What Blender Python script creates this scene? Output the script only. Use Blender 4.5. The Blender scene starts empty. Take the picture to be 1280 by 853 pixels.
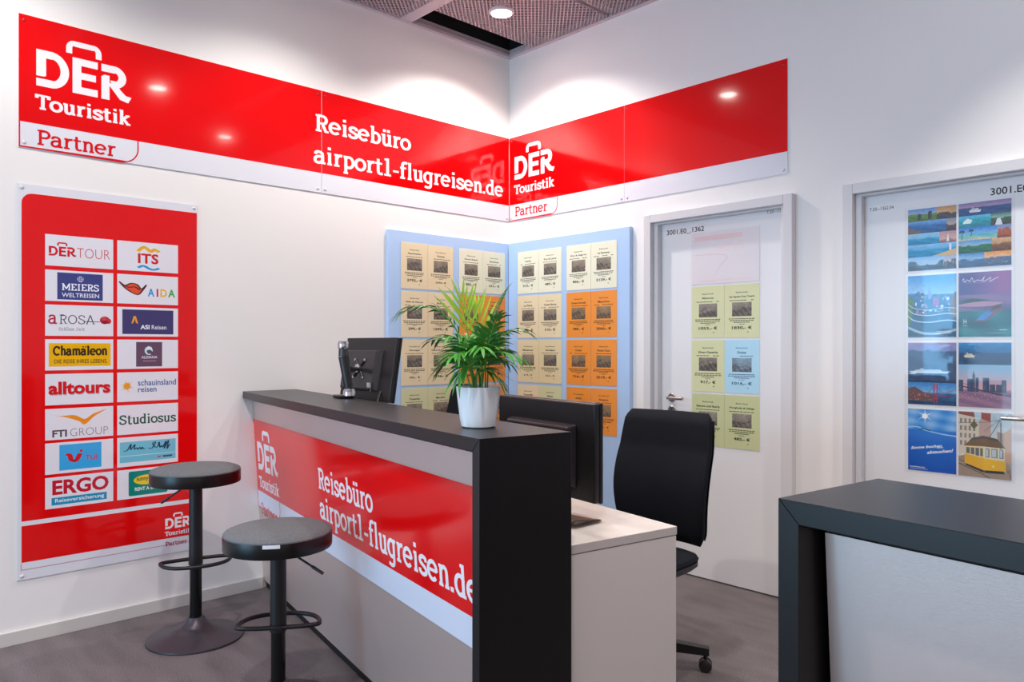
import bpy, bmesh, math, random
from mathutils import Vector, Matrix, Euler
SC = bpy.context.scene
COL = SC.collection
PI = math.pi
rad = math.radians

# ------------------------------------------------------------------ camera
cam = bpy.data.cameras.new('camera')
cam.sensor_width = 36.0
cam.lens = 36.0 * 947.56 / 1280.0
cam.shift_y = 0.00456
cam.clip_start = 0.05
camo = bpy.data.objects.new('camera', cam)
COL.objects.link(camo)
camo.location = (4.032, -3.783, 1.35)
camo.rotation_euler = (PI / 2, 0, rad(46.623))
SC.camera = camo
SC.view_settings.view_transform = 'Standard'
SC.view_settings.look = 'None'
SC.view_settings.gamma = 1.0
SC.view_settings.use_curve_mapping = False
SC.view_settings.exposure = 0.38

# ------------------------------------------------------------------ light
world = bpy.data.worlds.new('world')
SC.world = world
world.use_nodes = True
wb = world.node_tree.nodes['Background']
wb.inputs['Color'].default_value = (0.84, 0.76, 0.80, 1)
wb.inputs['Strength'].default_value = 0.72


def area(name, loc, target, sx, sy, energy, color):
    l = bpy.data.lights.new(name, 'AREA')
    l.shape = 'RECTANGLE'
    l.size, l.size_y, l.energy, l.color = sx, sy, energy, color
    o = bpy.data.objects.new(name, l)
    COL.objects.link(o)
    o.location = loc
    o.rotation_euler = (Vector(target) - Vector(loc)).to_track_quat('-Z', 'Y').to_euler()
    return o


# daylight of the terminal hall through the open shop front, and the blue hall display
area('hall_daylight', (1.35, -7.2, 1.25), (3.4, -2.0, 0.9), 2.5, 2.5, 80, (0.40, 0.74, 1.0))
area('hall_display', (0.83, -6.5, 1.45), (2.8, 0, 1.4), 0.34, 1.7, 17, (0.15, 0.55, 1.0))

CEIL = 3.45
LAMPS = [(0.546, -0.579, 80, 138), (0.70, -1.84, 37, 140), (2.38, -1.66, 58, 110), (3.42, -0.68, 66, 84), (2.2, -3.4, 98, 130), (3.35, -3.15, 70, 110), (0.80, -3.25, 46, 154)]  # last pair added out of view to brighten desk side and left wall


# ------------------------------------------------------------------ materials
def lin(c):
    if isinstance(c, str):
        c = c.lstrip('#')
        c = [int(c[i:i + 2], 16) / 255 for i in (0, 2, 4)]
    return tuple((x / 12.92 if x <= 0.04045 else ((x + 0.055) / 1.055) ** 2.4) for x in c)


def mat(name, col, rough=0.5, metal=0.0, coat=0.0, spec=0.5, noise=None, bump=0.0, scale=40.0, stretch=None, sheen=0.0):
    m = bpy.data.materials.new(name)
    m.use_nodes = True
    nt = m.node_tree
    b = nt.nodes['Principled BSDF']
    c = lin(col)
    b.inputs['Base Color'].default_value = (*c, 1)
    b.inputs['Roughness'].default_value = rough
    b.inputs['Metallic'].default_value = metal
    b.inputs['Coat Weight'].default_value = coat
    b.inputs['Coat Roughness'].default_value = 0.04
    b.inputs['Specular IOR Level'].default_value = spec
    if sheen:
        b.inputs['Sheen Weight'].default_value = sheen
    if noise or bump:
        tc = nt.nodes.new('ShaderNodeTexCoord')
        mp = nt.nodes.new('ShaderNodeMapping')
        nt.links.new(tc.outputs['Object'], mp.inputs['Vector'])
        if stretch:
            mp.inputs['Scale'].default_value = stretch
        n = nt.nodes.new('ShaderNodeTexNoise')
        n.inputs['Scale'].default_value = scale
        n.inputs['Detail'].default_value = 4
        nt.links.new(mp.outputs['Vector'], n.inputs['Vector'])
        if noise:
            r = nt.nodes.new('ShaderNodeMix')
            r.data_type = 'RGBA'
            r.inputs['A'].default_value = (*[x * (1 - noise) for x in c], 1)
            r.inputs['B'].default_value = (*[min(1, x * (1 + noise)) for x in c], 1)
            nt.links.new(n.outputs['Fac'], r.inputs['Factor'])
            nt.links.new(r.outputs['Result'], b.inputs['Base Color'])
        if bump:
            bp = nt.nodes.new('ShaderNodeBump')
            bp.inputs['Strength'].default_value = bump
            bp.inputs['Distance'].default_value = 0.002
            nt.links.new(n.outputs['Fac'], bp.inputs['Height'])
            nt.links.new(bp.outputs['Normal'], b.inputs['Normal'])
    return m


def print_mat(name, rough, coat):
    m = bpy.data.materials.new(name)
    m.use_nodes = True
    nt = m.node_tree
    b = nt.nodes['Principled BSDF']
    a = nt.nodes.new('ShaderNodeAttribute')
    a.attribute_name = 'ink'
    nt.links.new(a.outputs['Color'], b.inputs['Base Color'])
    b.inputs['Roughness'].default_value = rough
    b.inputs['Coat Weight'].default_value = coat
    b.inputs['Coat Roughness'].default_value = 0.05
    return m


def mesh_mat():
    m = bpy.data.materials.new('expanded_metal')
    m.use_nodes = True
    nt = m.node_tree
    N = nt.nodes.new
    L = nt.links.new
    b = nt.nodes['Principled BSDF']
    b.inputs['Base Color'].default_value = (*lin((0.72, 0.65, 0.67)), 1)
    b.inputs['Metallic'].default_value = 0.0
    b.inputs['Roughness'].default_value = 0.5
    tc = N('ShaderNodeTexCoord')
    mp = N('ShaderNodeMapping')
    mp.inputs['Rotation'].default_value = (0, 0, PI / 4)
    mp.inputs['Scale'].default_value = (44, 44, 44)
    L(tc.outputs['Object'], mp.inputs['Vector'])
    sx = N('ShaderNodeSeparateXYZ')
    L(mp.outputs['Vector'], sx.inputs[0])
    outs = []
    for ax in ('X', 'Y'):
        f = N('ShaderNodeMath'); f.operation = 'FRACT'
        L(sx.outputs[ax], f.inputs[0])
        g = N('ShaderNodeMath'); g.operation = 'GREATER_THAN'
        L(f.outputs[0], g.inputs[0]); g.inputs[1].default_value = 0.35
        outs.append(g)
    mu = N('ShaderNodeMath'); mu.operation = 'MULTIPLY'
    L(outs[0].outputs[0], mu.inputs[0]); L(outs[1].outputs[0], mu.inputs[1])
    tr = N('ShaderNodeBsdfTransparent')
    mx = N('ShaderNodeMixShader')
    L(mu.outputs[0], mx.inputs[0]); L(b.outputs[0], mx.inputs[1]); L(tr.outputs[0], mx.inputs[2])
    L(mx.outputs[0], nt.nodes['Material Output'].inputs['Surface'])
    return m


def clear_mat():
    m = bpy.data.materials.new('clear_acrylic')
    m.use_nodes = True
    nt = m.node_tree
    N = nt.nodes.new
    L = nt.links.new
    tr = N('ShaderNodeBsdfTransparent')
    tr.inputs['Color'].default_value = (1, 1, 1, 1)
    gl = N('ShaderNodeBsdfGlossy')
    gl.inputs['Roughness'].default_value = 0.03
    lw = N('ShaderNodeLayerWeight')
    lw.inputs['Blend'].default_value = 0.5
    pw = N('ShaderNodeMath'); pw.operation = 'POWER'
    L(lw.outputs['Facing'], pw.inputs[0]); pw.inputs[1].default_value = 5.0
    fr = N('ShaderNodeMath'); fr.operation = 'MULTIPLY_ADD'
    L(pw.outputs[0], fr.inputs[0]); fr.inputs[1].default_value = 0.9; fr.inputs[2].default_value = 0.025
    mx = N('ShaderNodeMixShader')
    L(fr.outputs[0], mx.inputs[0]); L(tr.outputs[0], mx.inputs[1]); L(gl.outputs[0], mx.inputs[2])
    L(mx.outputs[0], nt.nodes['Material Output'].inputs['Surface'])
    return m


def emit_mat(name, col, s):
    m = bpy.data.materials.new(name)
    m.use_nodes = True
    nt = m.node_tree
    e = nt.nodes.new('ShaderNodeEmission')
    e.inputs['Color'].default_value = (*lin(col), 1)
    e.inputs['Strength'].default_value = s
    nt.links.new(e.outputs[0], nt.nodes['Material Output'].inputs['Surface'])
    return m


def carpet_mat():
    m = bpy.data.materials.new('carpet')
    m.use_nodes = True
    nt = m.node_tree
    N = nt.nodes.new
    L = nt.links.new
    b = nt.nodes['Principled BSDF']
    b.inputs['Roughness'].default_value = 0.62
    b.inputs['Specular IOR Level'].default_value = 0.35
    tc = N('ShaderNodeTexCoord')
    big = N('ShaderNodeTexNoise'); big.inputs['Scale'].default_value = 2.2; big.inputs['Detail'].default_value = 5
    mp = N('ShaderNodeMapping'); mp.inputs['Scale'].default_value = (1.0, 4.0, 1.0); mp.inputs['Rotation'].default_value = (0, 0, 0.5)
    L(tc.outputs['Object'], mp.inputs['Vector']); L(mp.outputs['Vector'], big.inputs['Vector'])
    fine = N('ShaderNodeTexNoise'); fine.inputs['Scale'].default_value = 210; fine.inputs['Detail'].default_value = 2
    L(tc.outputs['Object'], fine.inputs['Vector'])
    wv = N('ShaderNodeTexWave'); wv.inputs['Scale'].default_value = 55; wv.inputs['Distortion'].default_value = 1.5
    L(tc.outputs['Object'], wv.inputs['Vector'])
    r = N('ShaderNodeValToRGB')
    r.color_ramp.elements[0].position = 0.36; r.color_ramp.elements[0].color = (*lin('#4e4647'), 1)
    r.color_ramp.elements[1].position = 0.66; r.color_ramp.elements[1].color = (*lin('#857b7c'), 1)
    a = N('ShaderNodeMath'); a.operation = 'MULTIPLY_ADD'
    L(big.outputs['Fac'], a.inputs[0]); a.inputs[1].default_value = 0.26
    a2 = N('ShaderNodeMath'); a2.operation = 'MULTIPLY_ADD'
    L(fine.outputs['Fac'], a2.inputs[0]); a2.inputs[1].default_value = 0.62
    a3 = N('ShaderNodeMath'); a3.operation = 'MULTIPLY'
    L(wv.outputs['Fac'], a3.inputs[0]); a3.inputs[1].default_value = 0.12
    L(a3.outputs[0], a2.inputs[2]); L(a2.outputs[0], a.inputs[2])
    L(a.outputs[0], r.inputs['Fac'])
    L(r.outputs['Color'], b.inputs['Base Color'])
    bp = N('ShaderNodeBump'); bp.inputs['Strength'].default_value = 0.5; bp.inputs['Distance'].default_value = 0.002
    L(fine.outputs['Fac'], bp.inputs['Height']); L(bp.outputs['Normal'], b.inputs['Normal'])
    return m


RED = '#e60509'
M = dict(
    wall=mat('wall_paint', '#f2eeec', 0.62, bump=0.06, scale=120),
    ceilvoid=mat('void_black', '#0a0809', 0.9),
    rail=mat('ceiling_rail', '#cdbfc4', 0.5),
    base=mat('skirting', '#d3cdc8', 0.5),
    carpet=carpet_mat(),
    mesh=mesh_mat(),
    red=mat('red_panel', RED, 0.10, coat=0.35),
    whitep=mat('white_panel', '#e6e6ee', 0.12, coat=0.25),
    ink=print_mat('gloss_print', 0.16, 0.15),
    paper=print_mat('paper_print', 0.7, 0.0),
    photo=print_mat('photo_print', 0.35, 0.1),
    clear=clear_mat(),
    blue=mat('pale_blue_board', '#b6d4fa', 0.55, bump=0.08, scale=200),
    door=mat('door_laminate', '#eeedef', 0.28, bump=0.02, scale=30),
    frame=mat('door_frame', '#dedbdd', 0.45),
    steel=mat('brushed_steel', '#b9b2ad', 0.28, metal=1.0),
    panel=mat('brushed_aluminium', '#d2beb7', 0.42, metal=0.6, bump=0.12, scale=60, stretch=(1, 1, 40)),
    black=mat('black_laminate', '#1b191a', 0.32, spec=0.28, bump=0.03, scale=300),
    plinth=mat('plinth_black', '#0c0b0b', 0.6),
    desk=mat('white_desk', '#d9d0ca', 0.35, noise=0.03, scale=30),
    deskside=mat('greige_laminate', '#ede4de', 0.5),
    seatfab=mat('grey_fabric', '#606266', 0.9, noise=0.5, bump=0.5, scale=260, stretch=(1, 0.4, 1)),
    blackmet=mat('black_metal', '#1c1a1d', 0.42, metal=0.2),
    blackgloss=mat('black_vinyl', '#0c0b0c', 0.30, spec=0.35),
    inner=mat('black_chrome', '#0a0a0c', 0.22, metal=0.3),
    basemet=mat('dark_base_metal', '#4a434a', 0.36, metal=0.45),
    chairfab=mat('black_chair_fabric', '#0c1019', 0.8, noise=0.4, bump=0.35, scale=400, spec=0.25),
    chairshell=mat('dark_plastic', '#2a2a2e', 0.5),
    plast=mat('black_plastic', '#161416', 0.38),
    plastg=mat('glossy_dark_plastic', '#2f2a2e', 0.22),
    screen=mat('screen_glass', '#050506', 0.1),
    bluepl=mat('blue_plug', '#1848c0', 0.45),
    chrome=mat('chrome', '#c9c9cf', 0.15, metal=1.0),
    pot=mat('white_glaze', '#f6f8fa', 0.14, coat=0.3),
    soil=mat('potting_soil', '#3a2a1e', 0.95, noise=0.4, bump=0.8, scale=150),
    leaf=mat('palm_leaf', '#3f8a2a', 0.42, noise=0.35, scale=18),
    leafd=mat('palm_leaf_dark', '#256a22', 0.40, noise=0.35, scale=18),
    leafy=mat('palm_leaf_young', '#9cc23c', 0.42, noise=0.25, scale=18),
    stem=mat('palm_stem', '#5c9a38', 0.5, noise=0.2, scale=30),
    screw=mat('screw_cap', '#d8d8dc', 0.25, coat=0.2),
    screwr=mat('screw_cap_red', '#c4101a', 0.25, coat=0.2),
    lamp=mat('lamp_housing', '#d9d5d6', 0.35),
    glow=emit_mat('lamp_glow', '#fff6ee', 38.0),
)


# ------------------------------------------------------------------ mesh builder
class MB:
    def __init__(self):
        self.v, self.f, self.mi, self.sm, self.ink, self.mats = [], [], [], [], [], []

    def _m(self, m):
        if m not in self.mats:
            self.mats.append(m)
        return self.mats.index(m)

    def add(self, vs, fs, m, smooth=False, T=None, ink=None):
        o = len(self.v)
        k = self._m(m)
        for i, p in enumerate(vs):
            self.v.append(tuple(T @ Vector(p)) if T is not None else tuple(p))
            self.ink.append((1, 1, 1) if ink is None else (ink[i] if isinstance(ink, list) else ink))
        for f in fs:
            self.f.append([o + i for i in f])
            self.mi.append(k)
            self.sm.append(smooth)
        return self

    def bm(self, b, m, smooth=False, T=None):
        b.verts.index_update()
        self.add([v.co.copy() for v in b.verts], [[v.index for v in f.verts] for f in b.faces], m, smooth, T)
        b.free()
        return self

    def box(self, x0, x1, y0, y1, z0, z1, m, bev=0.0, T=None, seg=2):
        b = bmesh.new()
        bmesh.ops.create_cube(b, size=1)
        for v in b.verts:
            v.co = ((x0 + x1) / 2 + v.co.x * (x1 - x0), (y0 + y1) / 2 + v.co.y * (y1 - y0), (z0 + z1) / 2 + v.co.z * (z1 - z0))
        if bev:
            bmesh.ops.bevel(b, geom=b.edges[:], offset=bev, segments=seg, profile=0.5, affect='EDGES')
        return self.bm(b, m, False, T)

    def prism(self, pts, z0, z1, m, bev=0.0, T=None):
        b = bmesh.new()
        vs = [b.verts.new((x, y, z0)) for x, y in pts]
        f = b.faces.new(vs)
        r = bmesh.ops.extrude_face_region(b, geom=[f])
        for e in r['geom']:
            if isinstance(e, bmesh.types.BMVert):
                e.co.z = z1
        bmesh.ops.recalc_face_normals(b, faces=b.faces[:])
        if bev:
            bmesh.ops.bevel(b, geom=b.edges[:], offset=bev, segments=2, profile=0.5, affect='EDGES')
        return self.bm(b, m, False, T)

    def lathe(self, prof, m, seg=48, T=None, smooth=True):
        vs, fs = [], []
        n = len(prof)
        for i in range(seg):
            a = 2 * PI * i / seg
            for r, z in prof:
                vs.append((max(r, 1e-5) * math.cos(a), max(r, 1e-5) * math.sin(a), z))
        for i in range(seg):
            j = (i + 1) % seg
            for k in range(n - 1):
                fs.append([i * n + k, j * n + k, j * n + k + 1, i * n + k + 1])
        return self.add(vs, fs, m, smooth, T)

    def tube(self, pts, r, m, seg=12, closed=False, T=None, caps=True):
        pts = [Vector(p) for p in pts]
        n = len(pts)
        rs = r if isinstance(r, list) else [r] * n
        vs, fs = [], []
        up = None
        for i in range(n):
            if closed:
                t = (pts[(i + 1) % n] - pts[i - 1]).normalized()
            else:
                t = (pts[min(i + 1, n - 1)] - pts[max(i - 1, 0)]).normalized()
            if up is None:
                up = t.orthogonal().normalized()
            up = (up - t * up.dot(t)).normalized()
            sd = t.cross(up)
            for k in range(seg):
                a = 2 * PI * k / seg
                vs.append(pts[i] + (up * math.cos(a) + sd * math.sin(a)) * rs[i])
        for i in range(n if closed else n - 1):
            j = (i + 1) % n
            for k in range(seg):
                l = (k + 1) % seg
                fs.append([i * seg + k, i * seg + l, j * seg + l, j * seg + k])
        if caps and not closed:
            fs.append([k for k in range(seg)][::-1])
            fs.append([(n - 1) * seg + k for k in range(seg)])
        return self.add(vs, fs, m, True, T)

    def grid(self, fn, nu, nv, m, smooth=True, T=None, close_u=False):
        vs = [fn(i / (nu - (0 if close_u else 1)), j / (nv - 1)) for i in range(nu) for j in range(nv)]
        fs = []
        for i in range(nu if close_u else nu - 1):
            k = (i + 1) % nu
            for j in range(nv - 1):
                fs.append([i * nv + j, k * nv + j, k * nv + j + 1, i * nv + j + 1])
        return self.add(vs, fs, m, smooth, T)

    def build(self, name, parent=None, loc=(0, 0, 0), rot=(0, 0, 0)):
        me = bpy.data.meshes.new(name)
        me.from_pydata(self.v, [], self.f)
        for m in self.mats:
            me.materials.append(m)
        me.polygons.foreach_set('material_index', self.mi)
        me.polygons.foreach_set('use_smooth', self.sm)
        if any(c != (1, 1, 1) for c in self.ink):
            a = me.color_attributes.new('ink', 'FLOAT_COLOR', 'POINT')
            flat = []
            for c in self.ink:
                flat += [c[0], c[1], c[2], 1.0]
            a.data.foreach_set('color', flat)
        me.update()
        if any(self.sm):
            me.set_sharp_from_angle(angle=rad(38))
        o = bpy.data.objects.new(name, me)
        COL.objects.link(o)
        if parent:
            o.parent = parent
        o.location = loc
        o.rotation_euler = rot
        return o


def tag(o, label, cat, group=None):
    o['label'] = label
    o['category'] = cat
    if group:
        o['group'] = group
    return o


def thing(name, label, cat, loc, rz=0.0, group=None):
    o = bpy.data.objects.new(name, None)
    o.empty_display_size = 0.1
    COL.objects.link(o)
    o.location = loc
    o.rotation_euler = (0, 0, rz)
    return tag(o, label, cat, group)


def struct(o):
    o['kind'] = 'structure'
    return o


# ------------------------------------------------------------------ lettering
def arc(cx, cy, rx, ry, a0, a1, n=14):
    return [(cx + rx * math.cos(rad(a0 + (a1 - a0) * i / n)), cy + ry * math.sin(rad(a0 + (a1 - a0) * i / n))) for i in range(n + 1)]


def spl(P, n=6):
    out = []
    for i in range(len(P) - 1):
        p0, p1, p2, p3 = P[max(i - 1, 0)], P[i], P[i + 1], P[min(i + 2, len(P) - 1)]
        for k in range(n):
            t = k / n
            out.append(tuple(0.5 * (2 * p1[j] + (p2[j] - p0[j]) * t + (2 * p0[j] - 5 * p1[j] + 4 * p2[j] - p3[j]) * t * t + (3 * p1[j] - p0[j] - 3 * p2[j] + p3[j]) * t ** 3) for j in (0, 1)))
    out.append(P[-1])
    return out


X, A_, CP, DS = 1.0, 1.46, 1.36, -0.44       # x-height, ascender, capital, descender
h_ = 0.08                                     # half a serif


def stem(x, y0, y1, l0=0.16, r0=0.16, l1=0.16, r1=0.0):
    s = [[(x, y0), (x, y1)]]
    if l0 or r0:
        s.append([(x - l0, y0 + h_), (x + r0, y0 + h_)])
    if l1 or r1:
        s.append([(x - l1, y1 - h_), (x + r1, y1 - h_)])
    return s


def dot(x, y, r=0.11):
    return [[(x - r, y), (x + r, y)]]


def glyph(ch):
    if ch == 'e': return [arc(.42, .5, .33, .42, -42, -360, 22), [(.09, .52), (.75, .52)]], .86
    if ch == 'i': return stem(.26, 0, X) + dot(.24, 1.3), .5
    if ch == 's': return [spl([(.60, .70), (.57, .86), (.36, .92), (.15, .82), (.17, .62), (.38, .51), (.58, .38), (.60, .18), (.36, .08), (.13, .16), (.11, .32)])], .70
    if ch == 'o': return [arc(.42, .5, .33, .42, 90, 450, 26)], .84
    if ch == 'a': return [spl([(.13, .70), (.18, .87), (.36, .92), (.56, .84), (.60, .62)]), [(.60, .66), (.60, .0)], [(.55, h_), (.80, h_)], spl([(.60, .57), (.34, .56), (.13, .44), (.12, .18), (.30, .07), (.50, .15), (.60, .32)])], .82
    if ch in 'bp':
        d = ch == 'p'
        s = stem(.24, DS if d else 0, X if d else A_, .16, .16 if d else 0, .16, 0)
        return s + [arc(.46, .5, .30, .42, 150, -150, 20)], .86
    if ch in 'dg' and ch == 'd':
        return [[(.62, 0), (.62, A_)], [(.58, h_), (.80, h_)], [(.44, A_ - h_), (.62, A_ - h_)], arc(.40, .5, .30, .42, 30, 330, 20)], .84
    if ch == 'g': return [arc(.40, .5, .30, .42, 30, 330, 20), [(.62, X), (.62, -.1)], [(.6, X - h_), (.8, X - h_)], spl([(.62, -.06), (.56, -.30), (.34, -.37), (.12, -.29)])], .84
    if ch in 'uü':
        s = [[(.22, X), (.22, .34)], [(.04, X - h_), (.22, X - h_)], spl([(.22, .36), (.27, .13), (.44, .07), (.62, .20), (.66, .36)]), [(.66, 0), (.66, X)], [(.48, X - h_), (.66, X - h_)], [(.62, h_), (.84, h_)]]
        if ch == 'ü': s += dot(.27, 1.28) + dot(.58, 1.28)
        return s, .88
    if ch in 'nm':
        s = stem(.22, 0, X) + [spl([(.22, .66), (.30, .86), (.48, .93), (.62, .84), (.66, .62)]), [(.66, .64), (.66, 0)], [(.50, h_), (.82, h_)]]
        if ch == 'm': s += [spl([(.66, .66), (.74, .86), (.92, .93), (1.06, .84), (1.10, .62)]), [(1.10, .64), (1.10, 0)], [(.94, h_), (1.26, h_)]]
        return s, (.86 if ch == 'n' else 1.3)
    if ch == 'h': return stem(.22, 0, A_) + [spl([(.22, .66), (.30, .86), (.48, .93), (.62, .84), (.66, .62)]), [(.66, .64), (.66, 0)], [(.50, h_), (.82, h_)]], .86
    if ch == 'r': return stem(.24, 0, X, .18, .2) + [spl([(.24, .58), (.32, .80), (.46, .91), (.63, .90)])], .64
    if ch == 't': return [[(.26, 1.28), (.26, .30)], spl([(.26, .34), (.30, .12), (.44, .07), (.60, .10)]), [(.04, X - h_), (.56, X - h_)]], .62
    if ch == 'l': return stem(.26, 0, A_), .50
    if ch == 'f': return [[(.24, 0), (.24, 1.1)], spl([(.24, 1.06), (.28, 1.30), (.42, 1.38), (.60, 1.36)]), [(.06, h_), (.44, h_)], [(.06, X - h_), (.52, X - h_)]], .56
    if ch == 'k': return stem(.22, 0, A_, .16, .14) + [[(.24, .42), (.62, .90)], [(.50, X - h_), (.80, X - h_)], [(.36, .56), (.68, .06)], [(.54, h_), (.86, h_)]], .88
    if ch == '1': return [[(.36, 0), (.36, A_)], [(.10, h_), (.62, h_)], [(.12, A_ - h_ - .04), (.36, A_ - h_)]], .72
    if ch == '-': return [[(.06, .5), (.50, .5)]], .56
    if ch == '.': return dot(.16, .11), .34
    if ch == 'c': return [arc(.42, .5, .32, .42, 40, 320, 20)], .76
    if ch == 'T': return [[(.48, 0), (.48, CP)], [(.28, h_), (.68, h_)], [(.04, CP - h_), (.92, CP - h_)], [(.10, CP), (.10, CP - .34)], [(.86, CP), (.86, CP - .34)]], .92
    if ch == 'P': return stem(.26, 0, CP, .18, .22, .18, 0) + [[(.26, CP - h_), (.55, CP - h_)], arc(.55, .97, .27, .31, 90, -90), [(.26, .66), (.55, .66)]], .90
    if ch == 'R': return stem(.26, 0, CP, .18, .2, .18, 0) + [[(.26, CP - h_), (.55, CP - h_)], arc(.55, .98, .25, .30, 90, -90), [(.26, .68), (.55, .68)], [(.52, .70), (.78, .05)], [(.70, h_), (.96, h_)]], .96
    if ch == 'S': return [spl([(.76, .98), (.70, 1.20), (.46, 1.28), (.20, 1.18), (.16, .92), (.34, .76), (.60, .62), (.78, .42), (.70, .17), (.42, .08), (.16, .17), (.11, .42)])], .9
    if ch == 'E': return stem(.26, 0, CP, .18, 0, .18, 0) + [[(.26, h_), (.80, h_)], [(.26, CP - h_), (.78, CP - h_)], [(.26, .69), (.64, .69)], [(.80, 0), (.80, .36)], [(.78, CP), (.78, 1.02)]], .92
    if ch == 'I': return stem(.3, 0, CP, .2, .2, .2, .2), .6
    if ch == 'M': return [[(.2, 0), (.2, CP)], [(1.1, 0), (1.1, CP)], [(.2, CP - .05), (.65, .3)], [(1.1, CP - .05), (.65, .3)], [(.04, h_), (.38, h_)], [(.92, h_), (1.26, h_)], [(.04, CP - h_), (.2, CP - h_)], [(1.1, CP - h_), (1.26, CP - h_)]], 1.3
    if ch == 'O': return [arc(.56, .68, .44, .60, 90, 450, 26)], 1.12
    if ch == 'A': return [[(.12, .05), (.52, CP)], [(.92, .05), (.52, CP)], [(.26, .44), (.78, .44)], [(.0, h_), (.28, h_)], [(.76, h_), (1.04, h_)]], 1.04
    if ch == 'C': return [arc(.56, .68, .44, .60, 45, 315, 22), [(.86, 1.3), (.86, .92)]], 1.04
    if ch == 'Z': return [[(.1, CP - h_), (.8, CP - h_)], [(.78, CP - .1), (.12, .1)], [(.1, h_), (.84, h_)]], .92
    if ch == ' ': return [], .4
    return [], .5


_tc = {}


def font_shape(s, bold):
    key = (s, bold)
    if key not in _tc:
        c = bpy.data.curves.new('lettering', 'FONT')
        c.body = s
        c.offset = bold
        c.resolution_u = 3
        o = bpy.data.objects.new('lettering', c)
        me = bpy.data.meshes.new_from_object(o)
        vs = [(v.co.x, v.co.y) for v in me.vertices]
        fs = [list(p.vertices) for p in me.polygons]
        bpy.data.objects.remove(o)
        bpy.data.curves.remove(c)
        bpy.data.meshes.remove(me)
        xs = [p[0] for p in vs]
        ys = [p[1] for p in vs]
        _tc[key] = (vs, fs, (min(xs), max(xs), min(ys), max(ys)))
    return _tc[key]


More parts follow.
